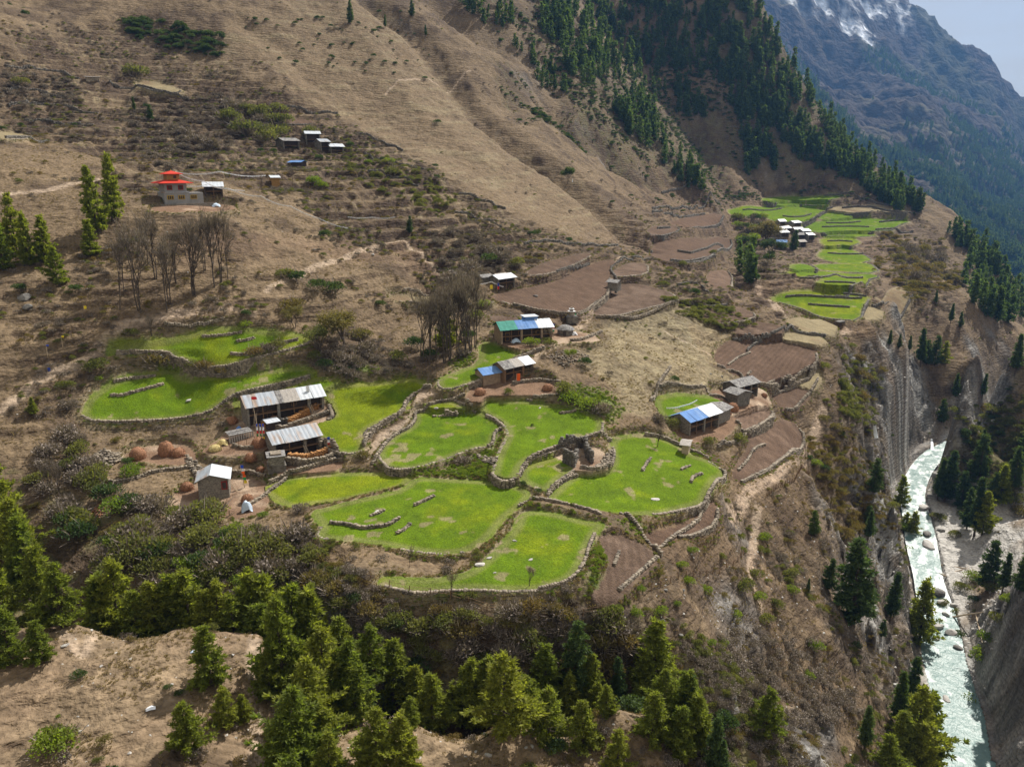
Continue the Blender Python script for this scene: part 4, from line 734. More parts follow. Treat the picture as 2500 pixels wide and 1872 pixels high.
# pines read off the photograph: u, top row, foot row (or Y metres when below 200), kind 0 blue pine, 1 dark fir
PT = """15 1110 1350 0|70 1255 1450 0|110 1330 1520 0|8 1340 1535 0|150 1375 1530 0|25 1480 1620 0|100 1510 1615 0|60 1210 1400 0
294 1363 87 0|387 1417 86 0|425 1398 87 0|472 1387 87 0|533 1414 86 0|611 1387 88 0|661 1402 88 0|727 1421 88 0|773 1429 88 0|340 1440 85 0|500 1440 85 0|575 1450 85 0|255 1400 87 0|640 1470 85 0
518 1526 1673 0|553 1673 1770 0|597 1692 1758 0|460 1711 1835 0|696 1460 1690 0|792 1526 1725 0|754 1603 1790 0|715 1669 1872 0|804 1785 1900 0|740 1500 1650 0|830 1500 1640 0|660 1590 1700 0|780 1690 1840 0|690 1740 1900 0
904 1522 1657 0|858 1560 1746 0|966 1557 1715 0|1020 1622 1740 0|1055 1638 1785 0|1105 1669 1738 0|920 1727 1885 0|985 1742 1890 0|1001 1700 1775 0|870 1620 1760 0|1159 1599 1765 0|1236 1588 1789 0|1190 1600 1740 0|1333 1572 1712 0|1341 1669 1812 0|1280 1640 1750 0
1422 1704 1823 0|1403 1514 1680 1|1457 1661 1746 0|1480 1668 1745 0|1596 1510 1696 0|1573 1603 1705 0|1553 1672 1742 0|1592 1688 1812 0|1654 1715 1847 0|1507 1781 1885 0|1673 1640 1760 1|1693 1696 1792 0|1306 1657 1745 0|1390 1640 1740 0|1440 1590 1700 0|1510 1600 1710 1|1620 1630 1730 0
1677 1634 1764 0|1700 1680 1812 0|1658 1723 1835 0|1743 1750 1890 1|1870 1677 1783 0|2110 1719 1831 1|1765 1800 1900 1|2083 1313 1525 1|2021 1360 1437 1|2172 1394 1518 1|1971 1410 1448 1|2245 1410 1568 0|2152 1510 1553 1|1986 1244 1305 1|2118 1244 1321 1|2218 1603 1740 1|2230 1670 1850 0|2195 1731 1840 0|2257 1688 1870 0|2276 1820 1900 0|2190 1640 1780 1|2240 1760 1890 0|2165 1790 1900 0
2408 1321 1441 1|2446 1348 1448 1|2489 1336 1445 1|2305 1099 1225 1|2288 1116 1220 1|2378 1165 1309 1|2397 1196 1305 0|2390 1060 1165 1|2421 1152 1225 1|2131 1116 1201 1|2199 1160 1240 0|2209 1249 1297 0|2119 1235 1307 1|2228 1247 1307 0|2345 1150 1240 1|2440 1130 1230 0|2470 1090 1200 1|2490 1040 1140 1|2360 1190 1290 1
2246 801 895 1|2171 805 846 1|2219 819 860 1|2281 819 892 1|2306 832 888 0|2298 973 1031 1|2397 911 973 1|2476 815 915 1|2333 911 969 1|2395 1047 1110 1|2262 830 890 1|2195 815 850 1|2284 708 743 1|2320 740 790 1|2345 760 800 1
274 371 540 0|240 402 572 0|224 533 626 0|43 468 620 0|73 514 650 0|8 537 660 0|112 522 640 0|143 600 697 0|329 236 272 1|367 255 296 1|1001 526 568 1|81 967 1010 0|1093 750 850 0|855 0 60 1|1005 0 40 1|940 35 70 1|1040 60 90 1|1215 5 50 1|1250 20 55 1|1936 560 612 1"""
for line in PT.replace('\n', '|').split('|'):
    u, vt, b, k = [float(q) for q in line.split()]
    p = on_Y(u, b) if b < 200 and vt > 300 else pick(u, b)[0]
    H_ = max(2.0, height_from(p, vt)); H_ = min(H_, 30)
    o = take(FIRS if k else PINES, random.randrange(30)); wide = 1.1
    if (u, vt) == (2083, 1313): wide = 1.45
    put_at(o, (p[0], p[1], p[2] - .15), H_, 10, squash=wide * (((1.32 if vt > 1000 else 1.1) if H_ < 12 else (1.05 if vt > 1000 else .8)) if not k else 1.0))
    sz = 'small' if H_ < 5 else 'young' if H_ < 8 else 'tall'
    later_label(o, u, b if b > 200 or vt < 300 else 1530, f"{sz} {'dark fir tree' if k else 'green pine tree'}", 'fir tree' if k else 'pine tree', 'dark firs of the gorge and slopes' if k else 'blue pines around the ravine')
for p in PINES + FIRS:
    if not p['used']: bpy.data.objects.remove(p)
    else: del p['used']
# woods on the ridge: outline, number, height
FW_ = [("1270 -60 1860 -60 1960 180 2015 265 1890 290 1760 210 1600 180 1450 150 1330 90", 560, 16), ("1330 90 1420 90 1600 180 1640 260 1500 240 1400 200", 90, 13), ("1490 270 1590 260 1600 330 1600 375 1530 330", 40, 15), ("1650 205 1716 260 1725 290 1650 285", 36, 15),
       ("1778 240 1850 255 1960 300 1985 330 1900 325 1800 300", 95, 14), ("1810 335 1850 335 1890 360 1898 430 1820 428", 46, 16), ("1890 345 1975 340 2060 370 2110 430 2060 435 1980 410", 110, 15), ("1985 270 2060 320 2170 420 2260 520 2180 515 2080 440", 170, 14),
       ("2300 555 2360 570 2425 640 2470 690 2400 660 2330 600", 60, 14), ("2350 640 2420 640 2500 730 2500 785 2400 795 2350 700", 80, 15), ("1600 330 1680 400 1730 470 1690 470 1620 410", 30, 12), ("1240 100 1330 150 1400 250 1330 230", 22, 10), ("1100 10 1250 10 1260 80 1180 60", 18, 11), ("1790 620 1850 640 1840 700 1800 680", 10, 13)]
TX_ = []
for t, n, H_ in FW_:
    P = poly(t); lo = P.min(0); hi = P.max(0); q = lo + rng.random((n * 6, 2)) * (hi - lo); q = q[inside(q[:, 0], q[:, 1], P)][:n]; w = pick(q[:, 0], q[:, 1])
    for a, b in zip(q, w):
        if np.hypot(b[0], b[1]) < 1000: TX_.append((b, H_ * (.55 + .6 * rng.random()), a))
TX_.sort(key=lambda e: -e[1] / math.hypot(e[0][0], e[0][1]))
LOWC = [single_conifer('conifer', H=10, Rm=r, whorls=11, nb=6, seed=s, m='needle_dark', tuft=1.1, per=7, power=.85, base=.05, droop=.15, low=True) for r, s in ((2.0, 31), (1.7, 32), (2.3, 33))]
FLAB = [(1270, 'dark conifer in the big wood below the top of the ridge'), (1500, 'dark conifer on the middle of the wooded ridge'), (1780, 'dark conifer on the ridge slope above the far village'), (2000, 'dark conifer on the skyline shoulder of the ridge'), (2300, 'dark conifer on the wooded shoulder right of the far village')]
n_ind = 200
for i, (p, H_, a) in enumerate(TX_[:n_ind]):
    o = LOWC[i] if i < 3 else LOWC[i % 3].copy()
    if i >= 3: COL.objects.link(o)
    put_at(o, p, H_, 10); lab = [l for u, l in FLAB if a[0] >= u]; lab = lab[-1] if lab else 'dark conifer at the upper end of the great fan slope'
    setp(o, lab, 'conifer', lab.replace('dark conifer', 'conifers'))
# scatter as one object: geometry nodes put a copy of a plant on every point
def scatter(name, proto, P, scl, label, zsc=None):
    me = bpy.data.meshes.new(name); n = len(P); me.vertices.add(n); me.vertices.foreach_set('co', np.asarray(P, np.float32).ravel())
    a = me.attributes.new('scl', 'FLOAT_VECTOR', 'POINT'); s = np.repeat(np.asarray(scl, np.float32)[:, None], 3, 1); s[:, 2] *= (.8 + .4 * rng.random(n)) if zsc is None else zsc; a.data.foreach_set('vector', s.ravel())
    a = me.attributes.new('rot', 'FLOAT_VECTOR', 'POINT'); e = np.zeros((n, 3), np.float32); e[:, 2] = rng.random(n) * 6.283; e[:, :2] = rng.normal(size=(n, 2)) * .08; a.data.foreach_set('vector', e.ravel())
    o = bpy.data.objects.new(name, me); COL.objects.link(o); g = bpy.data.node_groups.new(name, 'GeometryNodeTree'); g.interface.new_socket('Geometry', in_out='INPUT', socket_type='NodeSocketGeometry'); g.interface.new_socket('Geometry', in_out='OUTPUT', socket_type='NodeSocketGeometry')
    N = g.nodes; gi = N.new('NodeGroupInput'); go = N.new('NodeGroupOutput'); ip = N.new('GeometryNodeInstanceOnPoints'); oi = N.new('GeometryNodeObjectInfo'); oi.inputs['Object'].default_value = proto; oi.inputs['As Instance'].default_value = True; oi.transform_space = 'ORIGINAL'
    A1 = N.new('GeometryNodeInputNamedAttribute'); A1.data_type = 'FLOAT_VECTOR'; A1.inputs['Name'].default_value = 'scl'; A2 = N.new('GeometryNodeInputNamedAttribute'); A2.data_type = 'FLOAT_VECTOR'; A2.inputs['Name'].default_value = 'rot'
    k = g.links.new; k(gi.outputs[0], ip.inputs['Points']); k(oi.outputs['Geometry'], ip.inputs['Instance']); k(A1.outputs['Attribute'], ip.inputs['Scale']); k(A2.outputs['Attribute'], ip.inputs['Rotation']); k(ip.outputs['Instances'], go.inputs[0])
    md = o.modifiers.new('scatter', 'NODES'); md.node_group = g; return setp(o, label, kind='stuff')
rest = TX_[n_ind:]
for j in range(3):
    q = rest[j::3]; scatter('conifer_wood', LOWC[j], [e[0] for e in q], [e[1] / 10 for e in q], 'mass of dark conifers covering the ridge above the far village')
# far wood on the mountain
q = []
mt = rng.random(90000) * R(60) - R(4); ml = np.exp(math.log(1050) + rng.random(90000) * (math.log(4300) - math.log(1050))); xx = ml * np.sin(mt); yy = ml * np.cos(mt)
i = np.clip(((np.log(ml) - LR2[0]) / (LR2[1] - LR2[0])).astype(int), 0, len(LR2) - 1); j = np.clip(((mt - TH2[0]) / (TH2[1] - TH2[0])).astype(int), 0, len(TH2) - 1); zz = z.reshape(len(LR2), len(TH2))[i, j]
f1 = fbm(xx / 260, yy / 260, 6); fo = f1 - (zz + 150) / 1400 * .55 + .12; uu, vv = project(np.stack([xx, yy, zz], -1)); keep = (fo > -.08) & (zz < 560) & (uu > 1500) & (uu < 2700)
P = np.stack([xx, yy, zz], -1)[keep][:30000]; scatter('mountain_wood', LOWC[0], P, 1.5 + .9 * rng.random(len(P)), 'far-off conifer forest on the hazy mountain side')
# ------------------------------------------------------------------ shrubs and leafy trees
SH = dict(olive=[make_shrub('bush', 1.5, 1.7, 700, .20, 'leaf_olive', 41), make_shrub('bush', 1.5, 1.9, 650, .22, 'leaf_olive', 42, 90, 12)],
          green=[make_shrub('bush', 1.4, 1.5, 800, .17, 'leaf_green', 43), make_shrub('bush', 1.5, 1.5, 750, .19, 'leaf_green', 44, 60, 11)],
          dark=[make_shrub('bush', 1.4, 2.1, 700, .20, 'leaf_dark', 45, 50)],
          rust=[make_shrub('bush', 1.5, 1.9, 650, .20, 'leaf_rust', 46, 120)],
          twig=[make_shrub('bush', 1.4, 1.5, 420, .20, 'twig', 47, 230), make_shrub('bush', 1.5, 1.6, 380, .22, 'twig', 48, 260)])
for L_ in SH.values():
    for p in L_: p['used'] = 0
WORD = dict(olive='olive-green bush', green='bright green bush', dark='dark evergreen bush', rust='rusty brown bush', twig='leafless grey-brown bush')
def bush(u, v, rpx, kind, tall=1.0, Y=None):
    p = pick(u, v)[0] if Y is None else on_Y(u, Y); o = take(SH[kind], random.randrange(3)); s = rpx * tdepth(p) / FP / 1.45
    o.location = (p[0], p[1], p[2] - .1 * s); o.scale = (s, s, s * tall); o.rotation_euler = (0, 0, random.random() * 6.28); later_label(o, u, v, WORD[kind], 'bush'); return o
BS = """1863 1318 20 green|1689 1346 15 green|1662 1383 17 green|1681 1422 21 green|1723 1448 22 green|1815 1440 28 olive|1847 1462 22 green|1843 1408 18 olive|1936 1448 20 green|1928 1408 22 olive|1793 1505 18 green|1870 1520 22 olive|1893 1482 20 olive|1735 1572 14 green|1766 1574 17 green|1990 1580 22 green|1975 1650 16 green
1561 1440 15 green|1507 1495 20 green|1553 1500 22 green|1615 1500 25 green|1654 1478 13 green|1391 1508 18 green|1148 1462 18 olive|1035 1540 40 olive|1186 1525 20 olive|1230 1530 18 rust|1120 1555 34 rust|1150 1590 40 twig|1240 1600 40 twig|960 1520 30 olive|900 1500 34 rust|860 1470 24 dark|1480 1640 44 rust|1520 1580 40 rust|1560 1570 30 twig|1440 1540 18 olive
1400 985 38 green|1440 1000 36 green|1375 960 28 olive|1470 1010 26 twig|1302 845 24 green|1210 820 14 olive|1343 845 16 olive|1430 892 18 dark|1439 857 7 dark|595 800 20 green|317 1165 34 green|383 895 30 rust|236 905 30 olive|190 1110 34 olive|120 1110 34 twig|1335 838 14 olive|1240 962 14 olive
715 760 30 rust|640 1262 15 green|735 1250 22 twig|755 1300 18 olive|1130 1130 20 twig|885 1120 18 rust|1800 1080 22 olive|1730 1085 18 olive|1640 1040 20 olive|1610 1030 20 twig|1690 1045 16 olive|1810 985 10 green|1300 1040 5 dark|1275 1185 10 dark|1312 1205 12 dark|1920 605 6 green
1620 700 14 olive|1700 770 16 olive|1840 610 20 olive|1815 650 18 olive|1880 640 18 dark|1700 740 14 twig|1665 650 12 olive|1740 620 10 olive|2010 900 16 olive|2060 880 14 olive|2080 850 12 olive|1990 1135 20 green|1975 1125 14 dark|2010 1150 14 dark|2055 1065 12 dark|2010 1030 16 rust|2040 1050 16 rust
150 1805 40 olive|560 300 30 olive|600 330 34 olive|650 345 28 olive|680 300 22 green|630 290 24 olive|330 190 28 olive|450 330 22 twig|480 350 24 twig|520 360 22 twig|50 210 20 olive|420 320 20 twig|760 330 20 olive|790 460 20 green|770 450 22 green|900 400 12 green|950 400 16 green|960 430 20 olive|1030 500 16 olive|1070 500 16 olive
1180 620 28 twig|1220 640 28 twig|1260 650 22 olive|1110 690 34 twig|1150 660 30 twig|1190 645 24 dark|810 720 30 dark|770 710 26 dark|700 680 24 olive|730 690 26 dark|900 860 30 twig|1010 850 26 dark|970 880 24 olive|1050 880 24 dark|860 890 26 twig|820 880 26 twig|790 900 22 dark|880 830 26 rust|770 880 24 olive|1130 870 20 twig|1160 780 24 olive|1180 750 20 green|1140 830 22 dark
135 1825 62 green|193 1655 20 dark|410 1685 12 dark|440 1700 14 dark|320 1565 12 rust|240 1860 14 olive|585 1870 20 rust|1395 1860 16 rust|1400 1800 12 twig|30 1000 10 twig|160 950 22 olive|170 1000 24 twig|520 735 12 twig|320 820 18 olive|620 870 22 rust|650 860 24 twig|680 850 20 olive|240 930 14 green|500 905 24 rust|540 915 20 rust|470 900 18 olive
2290 1270 18 olive|2330 1310 16 olive|2300 1480 18 olive|2350 1440 20 olive|2380 1420 26 green|2420 1440 24 olive|2460 1470 28 green|2390 1610 34 green|2370 1720 26 green|2410 1560 24 green|2440 1520 22 olive|2340 1560 20 dark|2330 1500 16 olive|2215 1350 18 green|2200 1290 20 green|2180 1240 16 olive|2470 1230 26 olive|2440 1200 28 olive|2490 1260 24 rust|2400 1010 22 rust|2430 1010 18 olive|2350 1260 14 olive"""
for e in BS.replace('\n', '|').split('|'):
    u, v, r_, k = e.split(); bush(float(u), float(v), float(r_) * 1.08, k)
# thickets: outline, number, radius px, mix
TH_ = [("140 1260 230 1210 400 1235 520 1265 640 1290 740 1330 760 1420 600 1440 400 1440 250 1390", 64, 42, 'olive olive olive twig dark green'), ("620 1300 760 1340 900 1450 860 1500 700 1480", 22, 30, 'olive twig rust'), ("850 1480 1500 1500 1540 1600 1300 1650 1000 1600", 40, 32, 'rust twig olive twig olive'),
       ("60 1080 180 1060 260 1180 180 1250 60 1200", 16, 30, 'twig olive twig'), ("540 260 690 270 700 340 560 350", 14, 24, 'olive twig'), ("1790 540 1860 520 1900 600 1880 680 1820 680", 20, 18, 'olive green dark twig'), ("2180 590 2300 600 2340 700 2240 720 2160 660", 26, 18, 'twig rust'), ("2100 850 2150 900 2120 1050 2060 960", 22, 16, 'twig rust olive')]
for t, n, r_, mx_ in TH_:
    P = poly(t); lo = P.min(0); hi = P.max(0); q = lo + rng.random((n * 6, 2)) * (hi - lo); q = q[inside(q[:, 0], q[:, 1], P)][:n]; mx_ = mx_.split()
    for a in q: bush(a[0], a[1], r_ * (.7 + .6 * rng.random()), random.choice(mx_))
# broad trees
def crown_tree(name, H0, m, seed, R_, n=2600, leaf=.3):
    root = empty(name, (0, 0, 0)); bm, a, b, c = bare_tree(H0, seed, 2, .25, 3); bm.build('trunk', M['bark'], root); leafmesh('twigs', a, b, c, .03, M['twig'], root)
    g = np.random.default_rng(seed); k = g.integers(0, len(a), n); C = a[k] + g.normal(size=(n, 3)) * H0 * .05; leafmesh('foliage', C, g.normal(size=(n, 3)) + np.array([0, 0, .4]), leaf * (.6 + .8 * g.random(n)), leaf * .36, M[m], root); return root
def place(root, u, v, hpx, H0, label, cat, squash=1.0):
    p = pick(u, v)[0]; put_at(root, (p[0], p[1], p[2] - .1), hpx * tdepth(p) / FP / cp, H0, squash=squash); return setp(root, label, cat)
place(crown_tree('broadleaf_tree', 10, 'leaf_rust', 61, 4, 4200), 845, 850, 112, 10, 'big spreading tree with golden-brown leaves above the bright green field', 'tree', 1.5)
place(crown_tree('broadleaf_tree', 10, 'leaf_olive', 62, 4, 3200), 780, 860, 80, 10, 'greyish tree with thin foliage left of the big golden-brown tree', 'tree', 1.4)
place(crown_tree('broadleaf_tree', 10, 'leaf_rust', 63, 4, 4200), 1866, 605, 70, 10, 'big reddish-brown tree left of the far village roofs', 'tree', 1.7)
place(crown_tree('broadleaf_tree', 10, 'leaf_dark', 64, 4, 4200), 1882, 632, 58, 10, 'rounded dark green tree in front of the reddish-brown village tree', 'tree', 1.3)
place(crown_tree('broadleaf_tree', 10, 'leaf_dark', 65, 4, 4200, .42), 1385, 447, 42, 10, 'lone round dark tree on the great fan slope', 'tree', 1.0)
place(crown_tree('broadleaf_tree', 10, 'leaf_green', 66, 4, 2200), 1392, 885, 44, 10, 'slender light green tree right of the blue-roofed farmhouse path', 'tree', .9)
place(crown_tree('broadleaf_tree', 10, 'leaf_rust', 67, 4, 2200), 718, 800, 62, 10, 'rusty orange tree right of the uppermost green terrace', 'tree', 1.2)
# leafless trees
BT = [make_bare('bare_tree', 12, 71, 2, .18), make_bare('bare_tree', 12, 72, 3, .3), make_bare('bare_tree', 12, 73, 1, .1)]
for b_ in BT: b_['used'] = 0
BTL = """290 757 180|340 760 200|410 760 170|415 745 150|478 722 190|525 700 180|470 720 150|540 690 170|300 720 130|430 690 130|500 660 120|380 680 150|555 680 120|360 640 110
1030 885 165|1045 890 175|1065 880 150|1085 885 170|1100 880 180|1120 875 190|1135 870 170|1150 860 180|1160 850 160|1075 850 150|1105 845 160|1125 840 150|1140 830 160|1050 860 140|1170 810 90
1125 615 45|715 460 55|690 440 60|640 470 40|1830 560 36|1840 562 38|1815 560 30|1000 1385 60|1104 1460 72|1292 1430 52|155 1530 100|175 1500 80|120 1200 70|130 1205 80|145 1205 78|370 820 50|510 760 40|1750 1740 70|1640 1660 80|1840 1730 70|1860 1700 60|660 1160 30|1330 840 40|1345 840 36|1605 1090 50"""
for e in BTL.replace('\n', '|').split('|'):
    u, v, h = [float(q) for q in e.split()]; p = pick(u, v)[0]; o = take(BT, random.randrange(3)); Hm = h * tdepth(p) / FP / cp
    put_at(o, (p[0], p[1], p[2] - .1), Hm * 1.12, 12, squash=.52); later_label(o, u, v, f"{'tall' if Hm > 9 else 'small'} leafless tree", 'bare tree')
for L_ in list(SH.values()) + [BT]:
    for p in L_:
        if 'used' in p.keys(): del p['used']
# ground cover, one object a kind
TUFT = leafmesh('grass_tuft', *(lambda a: (np.stack([np.cos(a), np.sin(a), 0 * a], -1) * .12, np.stack([np.cos(a) * .6, np.sin(a) * .6, 1 + 0 * a], -1), .5))(rng.random(16) * 6.283), .07, M['dry'])
_n = len(TX); area = (TR * (TH[61] - TH[60])) * (TR * (LR[60] - LR[59])); inner = (np.abs(np.arctan2(TX, TY)) < R(35)) & (TR > 60) & (TR < 900)
free = inner & (TB > .5) & (TDR > 8)
def sample(dens, n, jit=.6):
    w = np.where(free, dens * area, 0) / (TR ** 1.2); w = w / w.sum(); i = rng.choice(_n, n, p=w); e = TR[i] * .0022
    x = TX[i] + rng.normal(size=n) * e * jit; y = TY[i] + rng.normal(size=n) * e * jit; return np.stack([x, y, ground(x, y) - .05], -1)
n1 = fbm(TX / 14, TY / 14, 4); n2_ = fbm(TX / 3.5, TY / 3.5, 3); cl = sst(.0, .5, n1 + n2_ * .6)
Wt = TW
flat = 1 - TRK
d_dark = (Wt['scrubL'] * 1.6 + Wt['terr'] * .7 + Wt['rim'] * 1.0 + Wt['forest'] * 1.3 + Wt['ravine'] * 1.6 + Wt['gorgeR'] * 2.2 + Wt['leftgrass'] * .5 + .10) * (1 - .93 * Wt['fan']) * (1 - .9 * Wt['pale']) * (1 - .93 * Wt['gravel']) * (1 - .9 * Wt['fore'])
P = sample(d_dark * cl, 9000); r_ = np.hypot(P[:, 0], P[:, 1]); SHc = lambda k, i=0: [c for c in SH[k][i].children if c.name.startswith(('foliage', 'twigs'))]
scatter('scrub', SHc('twig')[0], P[:4500], (.3 + .5 * rng.random(4500)), 'leafless grey-brown scrub scattered over the slopes')
scatter('scrub', SHc('twig', 1)[0], P[4500:], (.3 + .5 * rng.random(4500)), 'thin grey-brown thorn scrub scattered over the slopes')
P = sample(d_dark * sst(-.1, .4, n1), 4200); scatter('scrub', SHc('olive')[0], P, (.25 + .45 * rng.random(len(P))), 'low olive-green scrub scattered over the slopes')
P = sample(d_dark * sst(.1, .5, n2_), 2600); scatter('scrub', SHc('rust')[0], P, (.25 + .4 * rng.random(len(P))), 'low reddish-brown scrub scattered over the slopes')
P = sample((Wt['forest'] * 3 + Wt['gorgeR'] * 2 + .02) * cl, 1500); scatter('scrub', SHc('dark')[0], P, (.7 + .8 * rng.random(len(P))), 'dark evergreen undergrowth on the wooded slopes')
P = sample((sum(Wt[k] for k in Wt if k.startswith('lush')) * 4 + .0005), 2600); scatter('weeds', SHc('green')[0], P, (.10 + .26 * rng.random(len(P)) ** 2), 'bright green weeds at the damp field edge')
P = sample((1 - .75 * Wt['fan']) * (1 - .9 * Wt['gravel']) * sst(-.3, .4, n2_) * (TR < 330), 42000); P[:, 2] += .0; scatter('dry_grass', TUFT, P, (.22 + .45 * rng.random(len(P))), 'dry yellowish grass tufts covering the slopes')
def thicket(t, n, lo_, hi_, kind, words):
    P = poly(t); lo = P.min(0); hi = P.max(0); q = lo + rng.random((n * 6, 2)) * (hi - lo); q = q[inside(q[:, 0], q[:, 1], P)][:n]; w = pick(q[:, 0], q[:, 1]); w[:, 2] -= .1; scatter('scrub_thicket', SHc(kind)[0], w, lo_ + (hi_ - lo_) * rng.random(len(w)) ** 2, words)
thicket("300 50 420 60 560 100 540 150 400 120 300 90", 120, .8, 2.2, 'dark', 'dark scrub band high on the left slope'); thicket("0 180 170 190 180 250 0 270", 130, .5, 1.4, 'twig', 'grey thorn scrub at the left edge of the terraces'); thicket("310 240 560 230 600 340 460 430 330 390", 320, .5, 1.6, 'twig', 'grey-brown thicket above the red-roofed temple'); thicket("820 330 960 390 1120 480 1090 540 860 440", 170, .5, 1.3, 'olive', 'olive scrub on the terraces left of the great fan')
thicket("770 790 900 820 1010 900 860 930 760 900", 130, .5, 1.2, 'twig', 'brambly undergrowth beneath the spreading tree'); thicket("1040 560 1180 570 1275 650 1150 690 1080 650", 160, .6, 1.5, 'twig', 'purplish thicket above the leafless grove'); thicket("2150 570 2300 590 2370 700 2230 740 2130 660", 260, .8, 2.2, 'rust', 'reddish-brown scrub on the slope right of the far village'); thicket("1960 1080 2080 1040 2200 1300 2050 1320", 200, .5, 1.3, 'rust', 'reddish scrub on the gorge slope below the rim'); thicket("1720 1560 1930 1520 2130 1760 1900 1780", 260, .4, 1.1, 'twig', 'leafless scrub on the lower gorge slope')
thicket("2060 870 2150 900 2130 1060 2040 1000", 130, .5, 1.4, 'olive', 'olive scrub along the gorge rim'); thicket("1250 60 1500 120 1700 300 1560 330 1380 220", 420, .8, 1.8, 'dark', 'dark undergrowth between the ridge conifers'); thicket("1560 100 1850 200 1960 290 1800 300 1620 230", 420, .8, 1.9, 'dark', 'dark undergrowth on the upper ridge'); thicket("2330 1010 2500 960 2500 1220 2430 1230", 170, .8, 2.0, 'olive', 'olive thicket on the gorge slope right of the waterfall'); thicket("2160 600 2260 640 2330 760 2240 790", 90, .7, 1.8, 'twig', 'leafless scrub below the wooded shoulder')
thicket("1620 730 1760 740 1850 800 1780 810 1660 770", 110, .5, 1.3, 'olive', 'olive scrub between the ploughed terraces'); thicket("500 20 1000 30 1080 200 700 160", 60, .5, 1.3, 'dark', 'scattered dark shrubs high on the fan slope')
# weedy margins along the field walls
mrg = inner & (np.abs(TB - .55) < .35) & (TR < 420); w = np.where(mrg, area / TR, 0); w /= w.sum(); i = rng.choice(_n, 9000, p=w); P = np.stack([TX[i], TY[i], TZ[i] - .03], -1)
scatter('field_weeds', SHc('green')[0], P[:1500], .10 + .16 * rng.random(1500), 'green weeds growing along the field walls'); scatter('field_weeds', SHc('olive', 1)[0], P[1500:2600], .10 + .2 * rng.random(1100), 'olive weeds growing along the field walls'); scatter('field_grass', TUFT, P[2600:], .3 + .5 * rng.random(6400), 'pale dry grass along the field walls')
bpy.data.objects.remove(TUFT) if False else None
flush_labels(); setp(TUFT, 'clump of dry grass on the near spur', kind='stuff'); _p = pick(300, 1700)[0]; TUFT.location = _p
# ------------------------------------------------------------------ buildings
M['tin'] = mat('weathered tin sheet', (.31, .34, .38), rough=.5, var=.18, scale=.8, spec=.4, var2=(.30, .22, .17), metal=.0, stretch=(3, .5, 1), coord='Object')
M['tin_white'] = mat('pale tin sheet', (.48, .51, .55), rough=.5, var=.1, scale=.9, spec=.4, stretch=(3, .5, 1))
M['tin_blue'] = mat('blue painted sheet', (.11, .22, .46), rough=.75, var=.15, scale=.7, spec=.12, var2=(.19, .29, .47))
M['tin_green'] = mat('green painted sheet', (.06, .24, .19), rough=.75, var=.15, scale=1, spec=.12)
M['tin_red'] = mat('red painted sheet', (.50, .04, .02), rough=.7, var=.1, scale=1.2, spec=.15)
M['slate'] = mat('slate and plank roofing', (.22, .21, .20), var=.45, scale=3, bump=.04, var2=(.13, .12, .12))
M['plank'] = mat('grey plank roofing', (.34, .31, .28), var=.4, scale=2.5, stretch=(6, .6, 1), bump=.03)
M['wood'] = mat('brown timber', (.19, .115, .065), var=.35, scale=5, stretch=(4, 4, .5))
M['paleWood'] = mat('pale peeled timber', (.42, .33, .23), var=.25, scale=5)
M['orangeWood'] = mat('split orange firewood', (.38, .19, .07), var=.5, scale=4)
M['inside'] = mat('dark recess', (.06, .045, .038), var=.3, scale=3)  # near-black colour stands in for the shade of open fronts and openings
M['masonry'] = mat('stone masonry', (.235, .21, .175), var=.5, scale=3.2, stretch=(1, 1, 2.6), bump=.09, bscale=4.5, var2=(.15, .135, .115))
M['plaster'] = mat('grey plaster blocks', (.27, .265, .26), var=.12, scale=2)
M['ochre'] = mat('ochre paint', (.30, .17, .06), var=.15, scale=2)
M['yellow'] = mat('yellow paint', (.40, .27, .05), var=.15, scale=3)
M['redp'] = mat('dark red paint', (.22, .03, .022), var=.2, scale=3)
M['hay'] = mat('reddish hay', (.27, .135, .075), var=.45, scale=5, bump=.08, bscale=7)
M['straw'] = mat('yellow straw', (.50, .40, .18), var=.35, scale=5, bump=.08)
M['mud'] = mat('packed earth', (.30, .22, .15), var=.25, scale=1.5, bump=.04)
for k_, c_ in dict(cred=(.60, .03, .03), cblue=(.02, .06, .38), cwhite=(.75, .76, .78), cgreen=(.03, .30, .10), cyellow=(.72, .55, .03), corange=(.78, .12, .02), tarp=(.50, .60, .72), tarpgrey=(.26, .28, .30), tarpblue=(.12, .24, .55)).items(): M[k_] = mat({'c': 'cloth ', 't': 'tarpaulin '}[k_[0]] + k_[1:], c_, var=.1, scale=3, rough=.8)
def tri(mb, P, d):
    """prism from a triangle or quad outline in the x-z plane, thickness d along y"""
    n = len(P); V = [(x, y0, z) for y0 in (0, d) for x, z in P]; return V, [tuple(range(n)), tuple(range(n, 2 * n))[::-1]] + [(i, i + n, (i + 1) % n + n, (i + 1) % n) for i in range(n)]
def frame(uL, vL, uR, vR):
    a = pick(uL, vL)[0]; b = at_z(uR, vR, a[2]) if vL > 640 else pick(uR, vR)[0]; d = b - a; L_ = math.hypot(d[0], d[1]); return (a + b) / 2, math.atan2(d[1], d[0]), L_, a[2]
